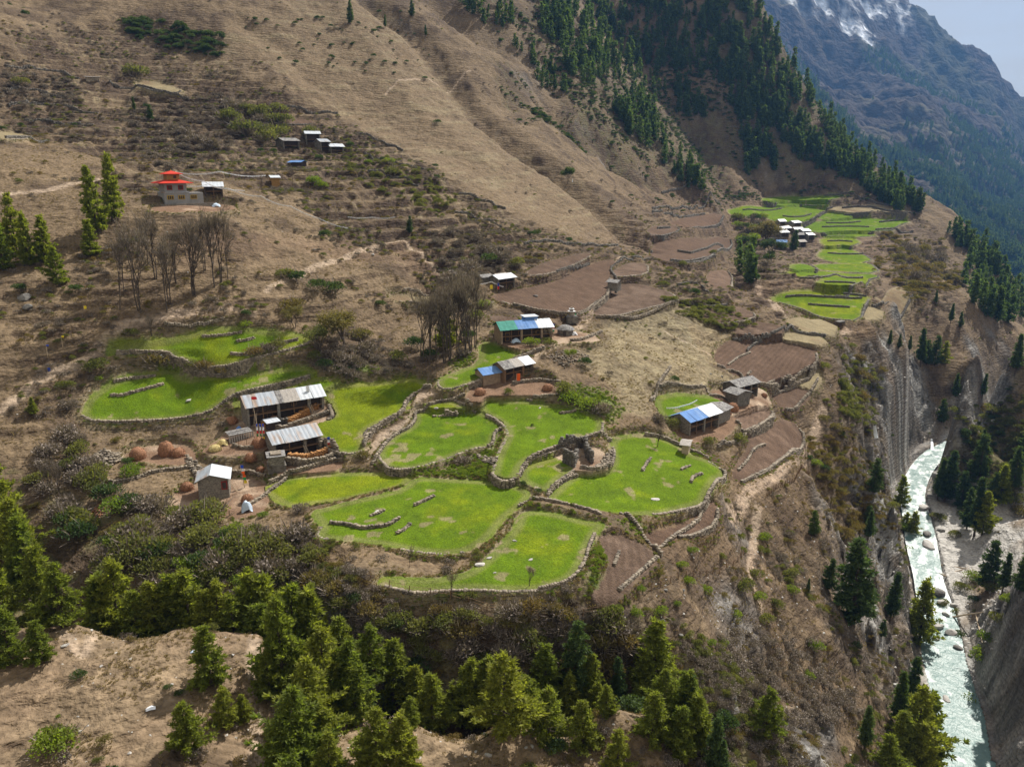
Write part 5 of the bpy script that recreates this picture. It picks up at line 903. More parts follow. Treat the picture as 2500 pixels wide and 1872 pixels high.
def sheet(name, m, x0, x1, y0, z0, y1, z1, root, t=.05, lift=0):
    mb = MB(); n = max(2, int((x1 - x0) / .8)); xs = np.linspace(x0, x1, n * 2 + 1); w = .03 * (np.arange(len(xs)) % 2); V = []
    for s in (0, -t):
        for y, z in ((y0, z0), (y1, z1)):
            V += [(x, y, z + s + lift + ww) for x, ww in zip(xs, w)]
    k = len(xs); F = [(i, i + 1, k + i + 1, k + i) for i in range(k - 1)] + [(2 * k + i + 1, 2 * k + i, 3 * k + i, 3 * k + i + 1) for i in range(k - 1)]
    F += [(i + 1, i, 2 * k + i, 2 * k + i + 1) for i in range(k - 1)] + [(k + i, k + i + 1, 3 * k + i + 1, 3 * k + i) for i in range(k - 1)] + [(0, k, 3 * k, 2 * k), (k - 1, 3 * k - 1, 4 * k - 1, 2 * k - 1)]
    mb.add(V, F); return mb.build(name, m, root)
def house(label, uL, vL, uR, vR, W, Hh, rise, front, back=None, wall='masonry', veranda=1.2, over=.45, gable=False, cat='house', name='stone_house', setback=.5, drop=.5, openings=(), posts=True, ridge=.5, closed=False, minL=None, front_low=0):
    """front: roof sheets along the ridge as (share of length, material). Local x runs along the near foot line, y goes away from the camera."""
    c, rz, L_, z0 = frame(uL, vL, uR, vR); L_ = max(L_, minL or 0); cs_, sn_ = math.cos(rz), math.sin(rz); gm = max(float(ground(c[0] + cs_ * i_ * L_ / 2 - sn_ * j_ * W, c[1] + sn_ * i_ * L_ / 2 + cs_ * j_ * W)) for i_ in (-1, 0, 1) for j_ in (.6, 1)); up_ = min(.8, max(0, gm - z0 - Hh + .5)); z0 += up_; drop += up_ + .4; root = empty(name, (c[0], c[1], z0 - .05), rz); back = back or front; wm = M[wall]
    if gable:                                               # ridge runs away from the camera
        T_ = .4; h = L_ / 2; mb = MB(); V, F = tri(mb, [(-h, -drop), (h, -drop), (h, Hh), (-h + L_ * ridge, Hh + rise), (-h, Hh)], T_); mb.add(V, F)
        V, F = tri(mb, [(-h, -drop), (h, -drop), (h, Hh), (-h + L_ * ridge, Hh + rise), (-h, Hh)], T_); mb.add(np.array(V) + (0, W - T_, 0), F); mb.build('wall', wm, root)
        mb = MB(); mb.box((-h + T_ / 2, W / 2, (Hh - drop) / 2), (T_, W - 2 * T_ - .01, Hh + drop)); mb.box((h - T_ / 2, W / 2, (Hh - drop) / 2 - front_low), (T_, W - 2 * T_ - .01, Hh + drop)); mb.build('side_wall', wm, root)
        xr = -h + L_ * ridge; o_ = over; s1 = rise / (L_ * ridge); s2 = rise / (L_ * (1 - ridge)); n = len(front)
        for sgn, mats, sl, hx in ((-1, back, s1, L_ * ridge), (1, front, s2, L_ * (1 - ridge))):
            y = -o_; tot = W + 2 * o_
            for f_, mm in mats:
                y1 = y + f_ * tot; mb = MB(); xe = xr + sgn * (hx + o_); ze = Hh + rise - sl * (hx + o_) + .06; zt = Hh + rise + .08; j = rng.random() * .03
                V = [(xr, y, zt + j), (xe, y, ze + j), (xe, y1 - .02, ze + j), (xr, y1 - .02, zt + j)]; V += [(a, b, q - .06) for a, b, q in V]; mb.add(V, [(0, 1, 2, 3), (7, 6, 5, 4), (0, 4, 5, 1), (1, 5, 6, 2), (2, 6, 7, 3), (3, 7, 4, 0)]); mb.build('roof_sheet', M[mm], root); y = y1
    else:
        h = L_ / 2; T_ = .4; yr = W * ridge
        for sx in (-1, 1):
            mb = MB(); P = [(0, -drop), (W, -drop), (W, Hh), (yr, Hh + rise - .05), (0, Hh)]; V, F = tri(mb, P, T_); V = np.array(V); V = np.stack([V[:, 1] + (-h if sx < 0 else h - T_), V[:, 0], V[:, 2]], -1); mb.add(V, F); mb.build('gable_wall', wm, root)
        mb = MB(); mb.box((0, W - T_ / 2, (Hh - drop) / 2), (L_ - 2 * T_ - .01, T_, Hh + drop)); mb.build('back_wall', wm, root)
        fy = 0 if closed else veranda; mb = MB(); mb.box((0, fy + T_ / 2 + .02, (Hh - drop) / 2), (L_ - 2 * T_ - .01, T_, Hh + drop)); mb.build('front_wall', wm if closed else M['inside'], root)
        if not closed:
            mb = MB(); mb.box((0, veranda / 2 - .1, Hh * .46), (L_ - 2 * T_ - .02, veranda - .25, .14)); mb.build('balcony_floor', M['wood'], root)
            if posts:
                n = max(2, int(L_ / 2.6))
                for i in range(1, n):
                    big = i % 2 == 0; mb = MB(); mb.box((-h + L_ * i / n, .2, Hh / 2 - drop / 2), ((.55 if big else .16), (.4 if big else .16), Hh + drop - .1)); mb.build('pillar' if big else 'post', wm if big else M['wood'], root)
        for (fx, fz, w_, hh_, mm) in openings:
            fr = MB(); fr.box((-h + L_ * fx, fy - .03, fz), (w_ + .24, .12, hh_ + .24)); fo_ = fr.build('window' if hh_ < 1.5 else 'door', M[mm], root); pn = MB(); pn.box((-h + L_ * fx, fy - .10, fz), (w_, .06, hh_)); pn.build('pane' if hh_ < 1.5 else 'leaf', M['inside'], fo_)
        for sgn, mats in ((-1, front), (1, back)):
            x = -h - over; tot = L_ + 2 * over
            for i, (f_, mm) in enumerate(mats):
                x1 = x + f_ * tot; sl = rise / (yr if sgn < 0 else W - yr); ye = -over - .15 if sgn < 0 else W + over; ze = Hh + rise - sl * abs(ye - yr); k = max(1, int(round((x1 - x) / 2.4)))
                for j in range(k):
                    xa = x + (x1 - x) * j / k; xb = x + (x1 - x) * (j + 1) / k - .02; g = rng.random() * .06; e = (rng.random() - .5) * .25; dz = sl * e if sgn < 0 else 0
                    a_ = (ye - e if sgn < 0 else yr, (ze + .06 - dz * 0 if sgn < 0 else Hh + rise + .06)); b_ = (yr if sgn < 0 else ye, (Hh + rise + .06 if sgn < 0 else ze + .06)); sheet('roof_sheet', M[mm], xa, xb, a_[0], a_[1], b_[0], b_[1], root, lift=g + .02 * (j % 2))
                x = x1
    return setp(root, label, cat)
def ladder(parent, a, b, w=.45, name='ladder'):
    a = Vector(a); b = Vector(b); mb = MB(); d = (b - a); s = Vector((w / 2, 0, 0)) if abs(d.x) < abs(d.y) + .6 else Vector((0, w / 2, 0)); mb.tube([a - s, b - s], .05, 4); mb.tube([a + s, b + s], .05, 4)
    for i in range(1, 8): q = a + d * i / 8; mb.tube([q - s, q + s], .03, 4)
    return mb.build(name, M['paleWood'], parent)
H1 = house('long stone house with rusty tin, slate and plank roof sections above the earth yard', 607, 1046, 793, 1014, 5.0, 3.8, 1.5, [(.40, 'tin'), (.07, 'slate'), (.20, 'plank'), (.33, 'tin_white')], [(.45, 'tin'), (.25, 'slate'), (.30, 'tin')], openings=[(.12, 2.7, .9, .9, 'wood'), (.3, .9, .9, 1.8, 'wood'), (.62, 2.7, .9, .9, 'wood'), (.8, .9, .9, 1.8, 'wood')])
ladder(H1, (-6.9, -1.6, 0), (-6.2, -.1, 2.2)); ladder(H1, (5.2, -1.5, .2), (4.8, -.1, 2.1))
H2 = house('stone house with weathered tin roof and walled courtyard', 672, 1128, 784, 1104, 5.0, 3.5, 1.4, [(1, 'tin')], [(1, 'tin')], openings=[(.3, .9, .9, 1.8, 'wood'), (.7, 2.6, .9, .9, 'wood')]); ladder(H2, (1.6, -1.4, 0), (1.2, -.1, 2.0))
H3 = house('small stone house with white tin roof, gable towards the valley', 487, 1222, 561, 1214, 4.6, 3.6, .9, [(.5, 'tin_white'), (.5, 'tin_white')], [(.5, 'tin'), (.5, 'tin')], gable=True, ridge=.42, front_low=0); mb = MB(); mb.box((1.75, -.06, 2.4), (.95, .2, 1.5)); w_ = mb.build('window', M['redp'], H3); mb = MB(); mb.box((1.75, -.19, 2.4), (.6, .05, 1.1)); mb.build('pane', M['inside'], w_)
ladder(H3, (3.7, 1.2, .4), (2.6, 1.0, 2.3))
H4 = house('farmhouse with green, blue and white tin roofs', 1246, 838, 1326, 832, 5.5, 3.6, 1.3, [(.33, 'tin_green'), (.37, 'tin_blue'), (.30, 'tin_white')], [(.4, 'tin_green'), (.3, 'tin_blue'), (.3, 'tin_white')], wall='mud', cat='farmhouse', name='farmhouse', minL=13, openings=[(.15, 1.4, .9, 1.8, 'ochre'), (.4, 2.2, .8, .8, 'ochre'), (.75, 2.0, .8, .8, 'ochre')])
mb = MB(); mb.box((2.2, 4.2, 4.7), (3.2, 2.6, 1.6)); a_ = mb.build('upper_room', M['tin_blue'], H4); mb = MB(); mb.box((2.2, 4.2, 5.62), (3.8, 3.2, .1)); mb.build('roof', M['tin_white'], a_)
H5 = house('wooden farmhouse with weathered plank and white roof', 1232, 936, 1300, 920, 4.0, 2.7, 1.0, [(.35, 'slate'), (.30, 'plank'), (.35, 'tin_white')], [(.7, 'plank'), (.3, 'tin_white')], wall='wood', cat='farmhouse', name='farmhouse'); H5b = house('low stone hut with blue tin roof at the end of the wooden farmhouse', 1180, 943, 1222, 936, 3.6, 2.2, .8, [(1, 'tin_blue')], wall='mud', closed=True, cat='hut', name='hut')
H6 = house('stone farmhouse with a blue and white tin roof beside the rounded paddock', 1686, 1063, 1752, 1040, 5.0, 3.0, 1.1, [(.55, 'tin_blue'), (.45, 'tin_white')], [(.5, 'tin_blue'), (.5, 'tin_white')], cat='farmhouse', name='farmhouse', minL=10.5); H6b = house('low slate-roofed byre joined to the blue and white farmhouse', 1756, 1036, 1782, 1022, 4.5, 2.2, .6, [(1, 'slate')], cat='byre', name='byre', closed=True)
H7 = house('dark stone hut with a black slate roof above the ploughed plots', 1800, 972, 1850, 958, 4.6, 3.0, .9, [(1, 'slate')], wall='drystone_dark', cat='hut', name='hut'); H7b = house('lower annex of the dark stone hut with sagging slates', 1770, 975, 1800, 985, 4.2, 2.3, .6, [(1, 'slate')], wall='drystone_dark', cat='hut', name='hut', closed=True)
house('tin-roofed hut hung with prayer flags above the ploughed field', 1217, 708, 1257, 702, 4, 2.6, .8, [(1, 'tin_white')], wall='drystone_dark', cat='hut', name='hut'); house('slate-roofed shelter left of the hut with prayer flags', 1178, 690, 1202, 688, 3, 1.6, .5, [(1, 'slate')], wall='drystone_dark', cat='hut', name='hut', closed=True); house('small plank-roofed shelter behind the hut with prayer flags', 1216, 684, 1238, 681, 2.5, 1.3, .4, [(1, 'plank')], wall='drystone_dark', cat='hut', name='hut', closed=True)
for lab, a, b, c, d, W_2, hh, m1, wm in (('gabled dark hut, leftmost of the hillside huts', 693, 365, 732, 365, 6, 3.4, 'slate', 'drystone_dark'), ('biggest hillside hut with pale tin roof', 748, 354, 783, 354, 6, 4.2, 'tin_white', 'drystone_dark'), ('narrow hillside hut with slate roof between two tin roofs', 784, 368, 806, 368, 5, 3.6, 'tin', 'drystone_dark'), ('rightmost hillside hut with tin roof', 808, 376, 840, 375, 5, 3.0, 'tin_white', 'drystone_dark')): house(lab, a, b, c, d, W_2, hh, 1.0, [(1, m1)], wall=wm, cat='hut', name='hut', posts=False)
house('shed under a blue sheet below the hillside huts', 706, 408, 736, 410, 3, 1.8, .5, [(1, 'tin_blue')], wall='inside', cat='shed', name='shed', closed=True); house('roofless stone ruin on the upper left terraces', 210, 199, 243, 201, 3, 1.8, .2, [(1, 'plank')], wall='stone', cat='ruin', name='ruin', closed=True)
house('little slate-roofed stone hut at the bend of the hillside path', 1483, 702, 1506, 704, 3.2, 1.9, .5, [(1, 'slate')], cat='hut', name='hut', closed=True); house('orange-walled hut right of the red-roofed temple', 664, 453, 683, 452, 3, 2.6, .5, [(1, 'tin_white')], wall='ochre', cat='hut', name='hut', closed=True)
house('shed with pale slab roof at the corner below the blue and white farmhouse', 1664, 1106, 1680, 1108, 2.5, 2.0, .3, [(1, 'plank')], wall='paleWood', cat='shed', name='shed', closed=True)
VL = [(1903, 553, 1918, 552, 'tin_white', 'pale roof at the upper left of the far village'), (1938, 556, 1955, 556, 'tin_white', 'topmost white roof of the far village'), (1908, 571, 1932, 569, 'tin_white', 'long white roof left of the village fir'), (1940, 572, 1960, 574, 'tin_white', 'white roof in the middle of the far village'), (1960, 576, 1978, 576, 'tin_white', 'white roof right of the village centre'), (1906, 580, 1926, 579, 'tin', 'grey roof lowest on the left of the far village'), (1948, 586, 1968, 585, 'slate', 'dark slate roof in the far village'), (1973, 586, 1988, 585, 'tin_white', 'small separate white roof at the right of the far village'), (1896, 604, 1920, 604, 'tin_blue', 'ochre house with blue roof below the far village'), (1952, 603, 1968, 603, 'plank', 'low plank roof below the far village')]
for a, b, c, d, m1, lab in VL: house('village house under a ' + lab if not lab.startswith('ochre') else lab, a, b, c, d, 5.5, 3.4, 1.1, [(1, 'tin' if m1 == 'tin_white' and len(lab) % 2 else m1)], wall='ochre' if 'ochre' in lab else 'masonry', cat='house', name='village_house', posts=False)
# temple
c, rz, L_, z0 = frame(405, 500, 462, 500); TP = empty('temple', (c[0], c[1], z0 - .1), rz); setp(TP, 'grey block temple with two tiers of red roofs', 'temple')
def tbox(n, m, cx, cy, cz, a, b, h, par=None): mb = MB(); mb.box((cx, cy, cz), (a, b, h)); return mb.build(n, M[m], par or TP)
tbox('wall', 'plaster', 0, 3, 1.0, 6.2, 6, 4.2); tbox('balcony_band', 'tin', 0, 2.95, 3.2, 6.5, 6.3, .25); tbox('upper_wall', 'plaster', 0, 3, 4.4, 5.6, 5.4, 2.2); tbox('side_wing', 'plaster', 5.1, 3.4, 1.1, 4.0, 5.0, 3.8)
def hip(n, cx, cy, z, a, b, h, rid): 
    mb = MB(); V = [(cx - a / 2, cy - b / 2, z), (cx + a / 2, cy - b / 2, z), (cx + a / 2, cy + b / 2, z), (cx - a / 2, cy + b / 2, z), (cx - rid, cy - rid, z + h), (cx + rid, cy - rid, z + h), (cx + rid, cy + rid, z + h), (cx - rid, cy + rid, z + h)]; V += [(x, y, q - .14) for x, y, q in V[:4]]
    mb.add(V, [(0, 1, 5, 4), (1, 2, 6, 5), (2, 3, 7, 6), (3, 0, 4, 7), (4, 5, 6, 7), (8, 11, 10, 9), (0, 8, 9, 1), (1, 9, 10, 2), (2, 10, 11, 3), (3, 11, 8, 0)]); return mb.build(n, M['tin_red'], TP)
hip('lower_roof', 0, 3, 5.6, 8.6, 8.4, .75, 1.6); tbox('top_room', 'ochre', 0, 3, 7.0, 3.2, 3.2, 1.8); hip('upper_roof', 0, 3, 7.9, 4.8, 4.8, .75, .15); mb = MB(); mb.tube([(0, 3, 8.6), (0, 3, 9.2)], [.12, .02]); mb.build('finial', M['yellow'], TP)
for x in (-1.5, 1.3):
    w_ = tbox('window', 'redp', x, .22, 4.4, 1.3, .12, 1.2); tbox('pane', 'inside', x, .14, 4.4, .8, .06, .8, w_)
for x in (-1.6, 1.2, 4.6):
    w_ = tbox('window', 'yellow', x, -.06 if x < 4 else .84, 1.9, 1.7, .12, 1.1)
    for q in (-.5, 0, .5): tbox('pane', 'inside', x + q, -.14 if x < 4 else .76, 1.9, .34, .06, .8, w_)
tbox('pane', 'inside', .4, 1.36, 7.1, .7, .06, .7)
tbox('retaining_wall', 'masonry', 2.5, -1.2, -1.0, 14, .6, 2.6)
o = house('open pavilion with pale pitched roof right of the red-roofed temple', 500, 478, 545, 480, 5, 2.6, 1.0, [(1, 'tin_white')], wall='inside', cat='pavilion', name='pavilion')
# cloth over things
def drape(label, u, v, wpx, hpx, m, cat='tarpaulin', name='tarpaulin', poles=False):
    p = pick(u, v)[0]; k = tdepth(p) / FP; w = wpx * k; h = hpx * k; n = 12; g = np.linspace(-1, 1, n); X, Y = np.meshgrid(g, g); r = np.sqrt(X ** 2 + Y ** 2); Z = h * np.clip(1.05 - r ** 2 * .75, .02, 1) + fbm(X * 2 + u, Y * 2 + v, 3) * h * .25; V = np.stack([X * w / 2, Y * w / 2 * .8, Z], -1).reshape(-1, 3)
    F = grid_faces(n, n); root = empty(name, p, .4); mk('sheet', V, F, M[m], root, smooth=False)
    if poles:
        for a in (-1, 1):
            mb = MB(); mb.tube([(a * w * .3, -w * .25, -.2), (a * w * .22, -w * .15, h * .8)], .04); mb.build('pole', M['wood'], root)
    return setp(root, label, cat)
drape('grey and white tarpaulin propped over a heap below the small stone house', 603, 1247, 26, 26, 'tarp', poles=True); drape('pale blue tarpaulin over the porch of the blue-roofed farmhouse', 1258, 836, 24, 10, 'tarp'); drape('white sheet over a heap in the garden right of the farmhouse', 1402, 818, 14, 8, 'cwhite')
drape('white tarpaulin in front of the temple retaining wall', 528, 505, 20, 8, 'tarp'); drape('flat white sheet beside the temple steps', 496, 499, 14, 2, 'cwhite'); drape('small blue and white cloth bundle by the long house gable', 583, 1046, 12, 6, 'tarpblue'); drape('white plastic sheet on the near spur slope', 368, 1728, 22, 3, 'cwhite', 'plastic sheet', 'plastic_sheet'); drape('bluish white cloth beside the low bush on the spur', 471, 1590, 12, 3, 'tarp', 'cloth', 'cloth'); drape('yellow straw heap left of the plank-roofed pen', 543, 1085, 26, 14, 'straw', 'straw heap', 'straw_heap'); drape('white laundry laid on the courtyard wall of the second house', 755, 1112, 22, 3, 'cwhite', 'laundry', 'laundry'); drape('fallen tarpaulin on the bush at the terrace edge', 395, 872, 10, 8, 'cwhite')
# haystacks
def haystack(label, u, v, wpx, hpx, m='hay'):
    p = pick(u, v)[0]; k = tdepth(p) / FP; r = wpx * k / 2; h = hpx * k * 1.1; prof = [(0, .95), (.25, 1.06), (.5, 1.0), (.75, .8), (.92, .5), (1, .0)]; n = 14; V = []
    for z, q in prof: V += [(math.cos(6.283 * i / n) * q * r * (1 + .14 * rng.normal() * .5), math.sin(6.283 * i / n) * q * r * (1 + .14 * rng.normal() * .5), z * h - .15 + .05 * rng.normal() * h * .3) for i in range(n)]
    F = [(j * n + i, j * n + (i + 1) % n, (j + 1) * n + (i + 1) % n, (j + 1) * n + i) for j in range(len(prof) - 1) for i in range(n)]; root = empty('haystack', p); mk('heap', V, F, M[m], root, smooth=True)
    a = rng.random(260) * 6.283; z_ = rng.random(260); q = np.interp(z_, [0, .25, .5, .75, .92, 1], [.95, 1.06, 1, .8, .5, .1]); C = np.stack([np.cos(a) * q * r * .97, np.sin(a) * q * r * .97, z_ * h - .12], -1); D_ = np.stack([np.cos(a), np.sin(a), -.7 + 0 * a], -1) + rng.normal(size=(260, 3)) * .4; o2 = leafmesh('straw', C, D_, .35, .04, M[m], root); o2['kind'] = 'stuff'
    return setp(root, label, 'haystack')
for a in (('reddish haystack, leftmost on the earth terrace', 337, 1118, 36, 28), ('tall reddish haystack at the right of the earth terrace', 407, 1110, 36, 34), ('low reddish haystack leaning against the tall one', 436, 1112, 30, 20), ('brown haystack in the shade left of the small stone house', 457, 1195, 28, 20), ('orange haystack below the prayer flag mast', 604, 1226, 27, 22), ('brown haystack in the fenced hay yard', 632, 1088, 32, 22), ('round twiggy stack below the fenced hay yard', 612, 1122, 26, 18), ('brown stack in front of the stone shrine', 637, 1150, 18, 14),
          ('barrel-shaped haystack right of the wooden farmhouse', 1337, 952, 23, 16), ('haystack at the corner of the blue-roofed hut', 1172, 962, 26, 16), ('reddish haystack above the blue and white farmhouse', 1789, 1002, 26, 20), ('low red heap beside the haystack above the blue and white farmhouse', 1775, 1010, 18, 9), ('brown heap beside the long house gable', 565, 1032, 28, 16), ('small red heap right of the dark stone hut', 1865, 968, 12, 10), ('tan heap left of the hay yard fence', 525, 1098, 28, 14, 'straw')): haystack(*a)
# boulders
def rock_mesh(name, m, seed, R_=1, par=None):
    g = np.random.default_rng(seed); import bmesh; bm = bmesh.new(); bmesh.ops.create_icosphere(bm, subdivisions=2, radius=1); 
    P = np.array([v.co[:] for v in bm.verts]); pl = g.normal(size=(9, 3)); pl /= np.linalg.norm(pl, axis=1)[:, None]; dd = .55 + .35 * g.random(9)
    for a, b in zip(pl, dd): e = P @ a - b; P = P - np.maximum(e, 0)[:, None] * a
    P = P * np.array([1.2, .95, .75]) * R_
    for v, q in zip(bm.verts, P): v.co = q
    me = bpy.data.meshes.new(name); bm.to_mesh(me); bm.free(); me.materials.append(m); o = bpy.data.objects.new(name, me); COL.objects.link(o); return o
M['rockpale'] = mat('pale river rock', (.42, .40, .37), var=.3, scale=1.2, bump=.1, bscale=3, var2=(.30, .27, .25))
RK = [rock_mesh('boulder', M['rockm'], s) for s in (1, 2, 3)] + [rock_mesh('boulder', M['rockpale'], s) for s in (4, 5, 6)]; RU = [0] * 6
def water_z(p):
    b = 1e9; z = -1e9
    for i in range(len(RW) - 1):
        a = RW[i]; d = RW[i + 1] - a; t = min(1, max(0, ((p[0] - a[0]) * d[0] + (p[1] - a[1]) * d[1]) / (d[0] ** 2 + d[1] ** 2))); q = math.hypot(p[0] - a[0] - t * d[0], p[1] - a[1] - t * d[1])
        if q < b: b = q; z = a[2] + d[2] * t
    return z if b < 12 else -1e9
def boulder(u, v, wpx, label, pale=False, flat=1.0, p=None, name=None):
    j = random.randrange(3) + (3 if pale else 0); o = RK[j] if not RU[j] else RK[j].copy()
    if RU[j]: COL.objects.link(o)
    RU[j] = 1; p = pick(u, v)[0] if p is None else p; s = wpx * tdepth(p) / FP / 2.3; wz = water_z(p); p = at_z(u, v, wz) if wz > p[2] else p; o.location = (p[0], p[1], p[2] + .18 * s * flat); o.scale = (s, s * .9, s * flat); o.rotation_euler = (.1, .1, random.random() * 6.28)
    if label: setp(o, label, 'boulder')
    return o
for a in ((61, 730, 38, 'dark craggy rock outcrop on the bare left slope', False, 1), (67, 752, 34, 'lower half of the dark craggy outcrop on the left slope', False, .8), (461, 978, 15, 'white boulder lying in the wide pale green terrace', True, .7), (1065, 812 + 185, 13, 'grey boulder at the top of the leaf-shaped field', True, .7), (1308, 724, 14, 'dark boulder in the large ploughed field', False, .8), (1318, 996, 9, 'small pale stone at the top of the central green field', True, .7), (910, 605 + 18, 12, 'pale boulder on the hillside above the bare terrace', True, .9), (1762, 920, 10, 'dark stone on the pale pasture above the paddock', False, .8), (1208, 1398, 9, 'white stone in the lowest green field', True, .7), (1257, 1320, 14, 'flat pale stone near the top of the lowest green field', True, .5), (1296, 1366, 14, 'tan stone in the middle of the lowest green field', True, .5), (1625, 1441, 13, 'grey boulder below the fence on the gorge slope', False, .8), (1668, 1441, 12, 'dark boulder right of the fence end', False, .8), (1615, 1520, 22, 'upright grey boulder below the round bushes', False, 1.2), (1662, 1552, 16, 'dark grey boulder lowest on the bushy slope', False, .9), (1192, 1843, 20, 'grey flat rock near the bottom edge', True, .6), (1284, 1824, 12, 'grey stone beside the pine near the bottom edge', True, .6), (1172, 1378, 30, 'heap of tan stones in the lowest green field', True, .35), (1195, 1362, 16, 'upper lump of the stone heap in the lowest field', True, .5), (1600, 1218, 26, 'pale bare slab in the big right-hand green field', True, .12), (925, 1250, 26, 'tan slab in the upper part of the great rounded field', True, .3), (2050, 787, 26, 'grey rock by the lowest far green field', False, .5), (160, 1575, 22, 'heap of white stones on the near spur', True, .5), (1735, 878 + 35, 8, 'small dark stone beside the paddock wall', False, .8),
          (2266, 1330, 42, 'flat tan boulder lying in the white rapids', True, .4), (2262, 1303, 30, 'grey boulder upstream of the flat tan one', False, .6), (2298, 1296, 22, 'grey boulder at the right edge of the rapids', False, .7), (2289, 1448, 40, 'big dark boulder on the gravel bar', False, .9), (2300, 1470, 30, 'pale boulder below the big dark one', True, .6), (2330, 1478, 26, 'rounded boulder at the lower end of the gravel bar', True, .7), (2290, 1530, 30, 'tan boulder at the head of the lower pool', True, .8), (2320, 1545, 34, 'large tan boulder beside the lower pool', True, .7), (2338, 1580, 26, 'grey boulder at the right bank of the lower pool', False, .6), (2310, 1705, 26, 'low rock island in the lower pool', True, .35), (2285, 1560, 20, 'small rock in the white water above the pool', True, .5), (2298, 1170, 60, 'big domed rock with firs at the mouth of the side gorge', False, .9), (2255, 1240, 34, 'boulder at the left side of the river bend', True, .6), (2275, 1258, 24, 'rock in the dark river bend', False, .6), (2430, 1030, 26, 'grey boulder beside the upper river reach', True, .6), (2310, 1500, 22, 'pale rock on the right bank below the gravel bar', True, .7), (2370, 1600, 20, 'grey rock under the right bank bushes', False, .7)): boulder(a[0], a[1], a[2], a[3], a[4], a[5])
P = sample((Wt['gravel'] * 3 + sst(30, 10, TDR)) * (TR < 420) + .002 * (TR < 250), 2600) if True else None
free = inner & (TB > .5) & (TDR > 5.5); P = sample((Wt['gravel'] * 3 + sst(22, 9, TDR)) * (TR < 420), 1600); scatter('river_stones', RK[3], P, .12 + .5 * rng.random(len(P)) ** 3, 'pale stones strewn over the gravel bar and river banks', .6)
P = sample((TR < 260) * (Wt['rim'] + Wt['fore'] * .5 + Wt['fore2'] + Wt['terr'] * .5 + .1), 2200); scatter('loose_stones', RK[4], P, .06 + .22 * rng.random(len(P)) ** 3, 'pale loose stones lying on the slopes', .6)
# dry-stone rubble heaps
def heap(label, t, n, st, m='stone'):
    P = poly(t); lo = P.min(0); hi = P.max(0); q = lo + rng.random((n * 5, 2)) * (hi - lo); q = q[inside(q[:, 0], q[:, 1], P)][:n]; w = pick(q[:, 0], q[:, 1]); w[:, 2] += rng.random(len(w)) * st; V, F = boxes(w, np.stack([st * (.6 + rng.random(len(w))), st * (.5 + .7 * rng.random(len(w))), st * .35 * (.6 + rng.random(len(w)))], -1), rng.random(len(w)) * 6.28, .35)
    o = mk('stone_heap', V, F, M[m]); c = V.mean(0); o.data.transform(Matrix.Translation(Vector(-c))); o.location = c; return setp(o, label, 'stone heap')
heap('spill of pale slabs left of the haystack terrace', "205 1130 250 1100 290 1105 300 1125 240 1150 200 1150", 260, .5); heap('reddish slab scree below the broken terrace wall', "215 1265 240 1235 260 1225 250 1255 225 1275", 120, .45, 'hay'); heap('pale rubble beside the ruined house', "1440 1150 1480 1140 1500 1120 1500 1095 1485 1100 1465 1135", 160, .4); heap('stone litter below the path by the farmhouse', "1330 870 1400 850 1440 870 1380 900", 120, .4); heap('stones spilling beside the reddish haystack terrace', "450 1110 480 1130 500 1160 480 1165 460 1140", 160, .45); heap('tan stones in the weedy gully between the green fields', "1165 1115 1215 1120 1205 1135 1180 1130", 110, .45)
# ruined house
for t, h, lab in (("1378 1128 1400 1140", 2.6, "dark gable wall of the ruined house"), ("1368 1098 1400 1085 1428 1092", 2.0, "back wall of the ruined house"), ("1400 1140 1408 1118", 1.8, "broken corner of the ruined house"), ("1428 1092 1434 1118 1445 1130", 2.2, "right wall of the ruined house")):
    q = poly(t); P = pick(q[:, 0], q[:, 1])[:, :2]; stone_wall(P, lab, h, thick=.6, stone=.4, m=M['drystone_dark'], group='walls of the ruined house')
# stone shrine and chorten
c = pick(676, 1146)[0]; SR = empty('shrine', (c[0], c[1], c[2]), .35); setp(SR, 'square stone shrine with slab roof beside the second stone house', 'shrine')
for n_, m_, z_, a_, h_ in (('base', 'drystone_dark', .5, 3.2, 1.4), ('body', 'masonry', 2.0, 2.8, 1.7), ('roof', 'slate', 2.95, 3.3, .18), ('cap', 'stone', 3.2, 1.8, .3)): mb = MB(); mb.box((0, 0, z_), (a_, a_, h_), jit=.03); mb.build(n_, M[m_], SR)
c = pick(1395, 785)[0]; CHT = empty('chorten', (c[0], c[1], c[2]), .2); setp(CHT, 'stone chorten with stepped tiers beside the hillside path', 'chorten')
for n_, m_, z_, a_, h_ in (('plinth', 'drystone_dark', .6, 3.0, 1.8), ('lower_tier', 'slate', 1.6, 2.4, .3), ('body', 'stone', 2.2, 1.3, 1.0), ('middle_tier', 'cwhite', 2.8, 1.7, .15), ('neck', 'stone', 3.1, .8, .5), ('upper_tier', 'cwhite', 3.45, 1.2, .12), ('cap', 'stone', 3.7, .5, .4)): mb = MB(); mb.box((0, 0, z_), (a_, a_, h_), jit=.06); mb.build(n_, M[m_], CHT)
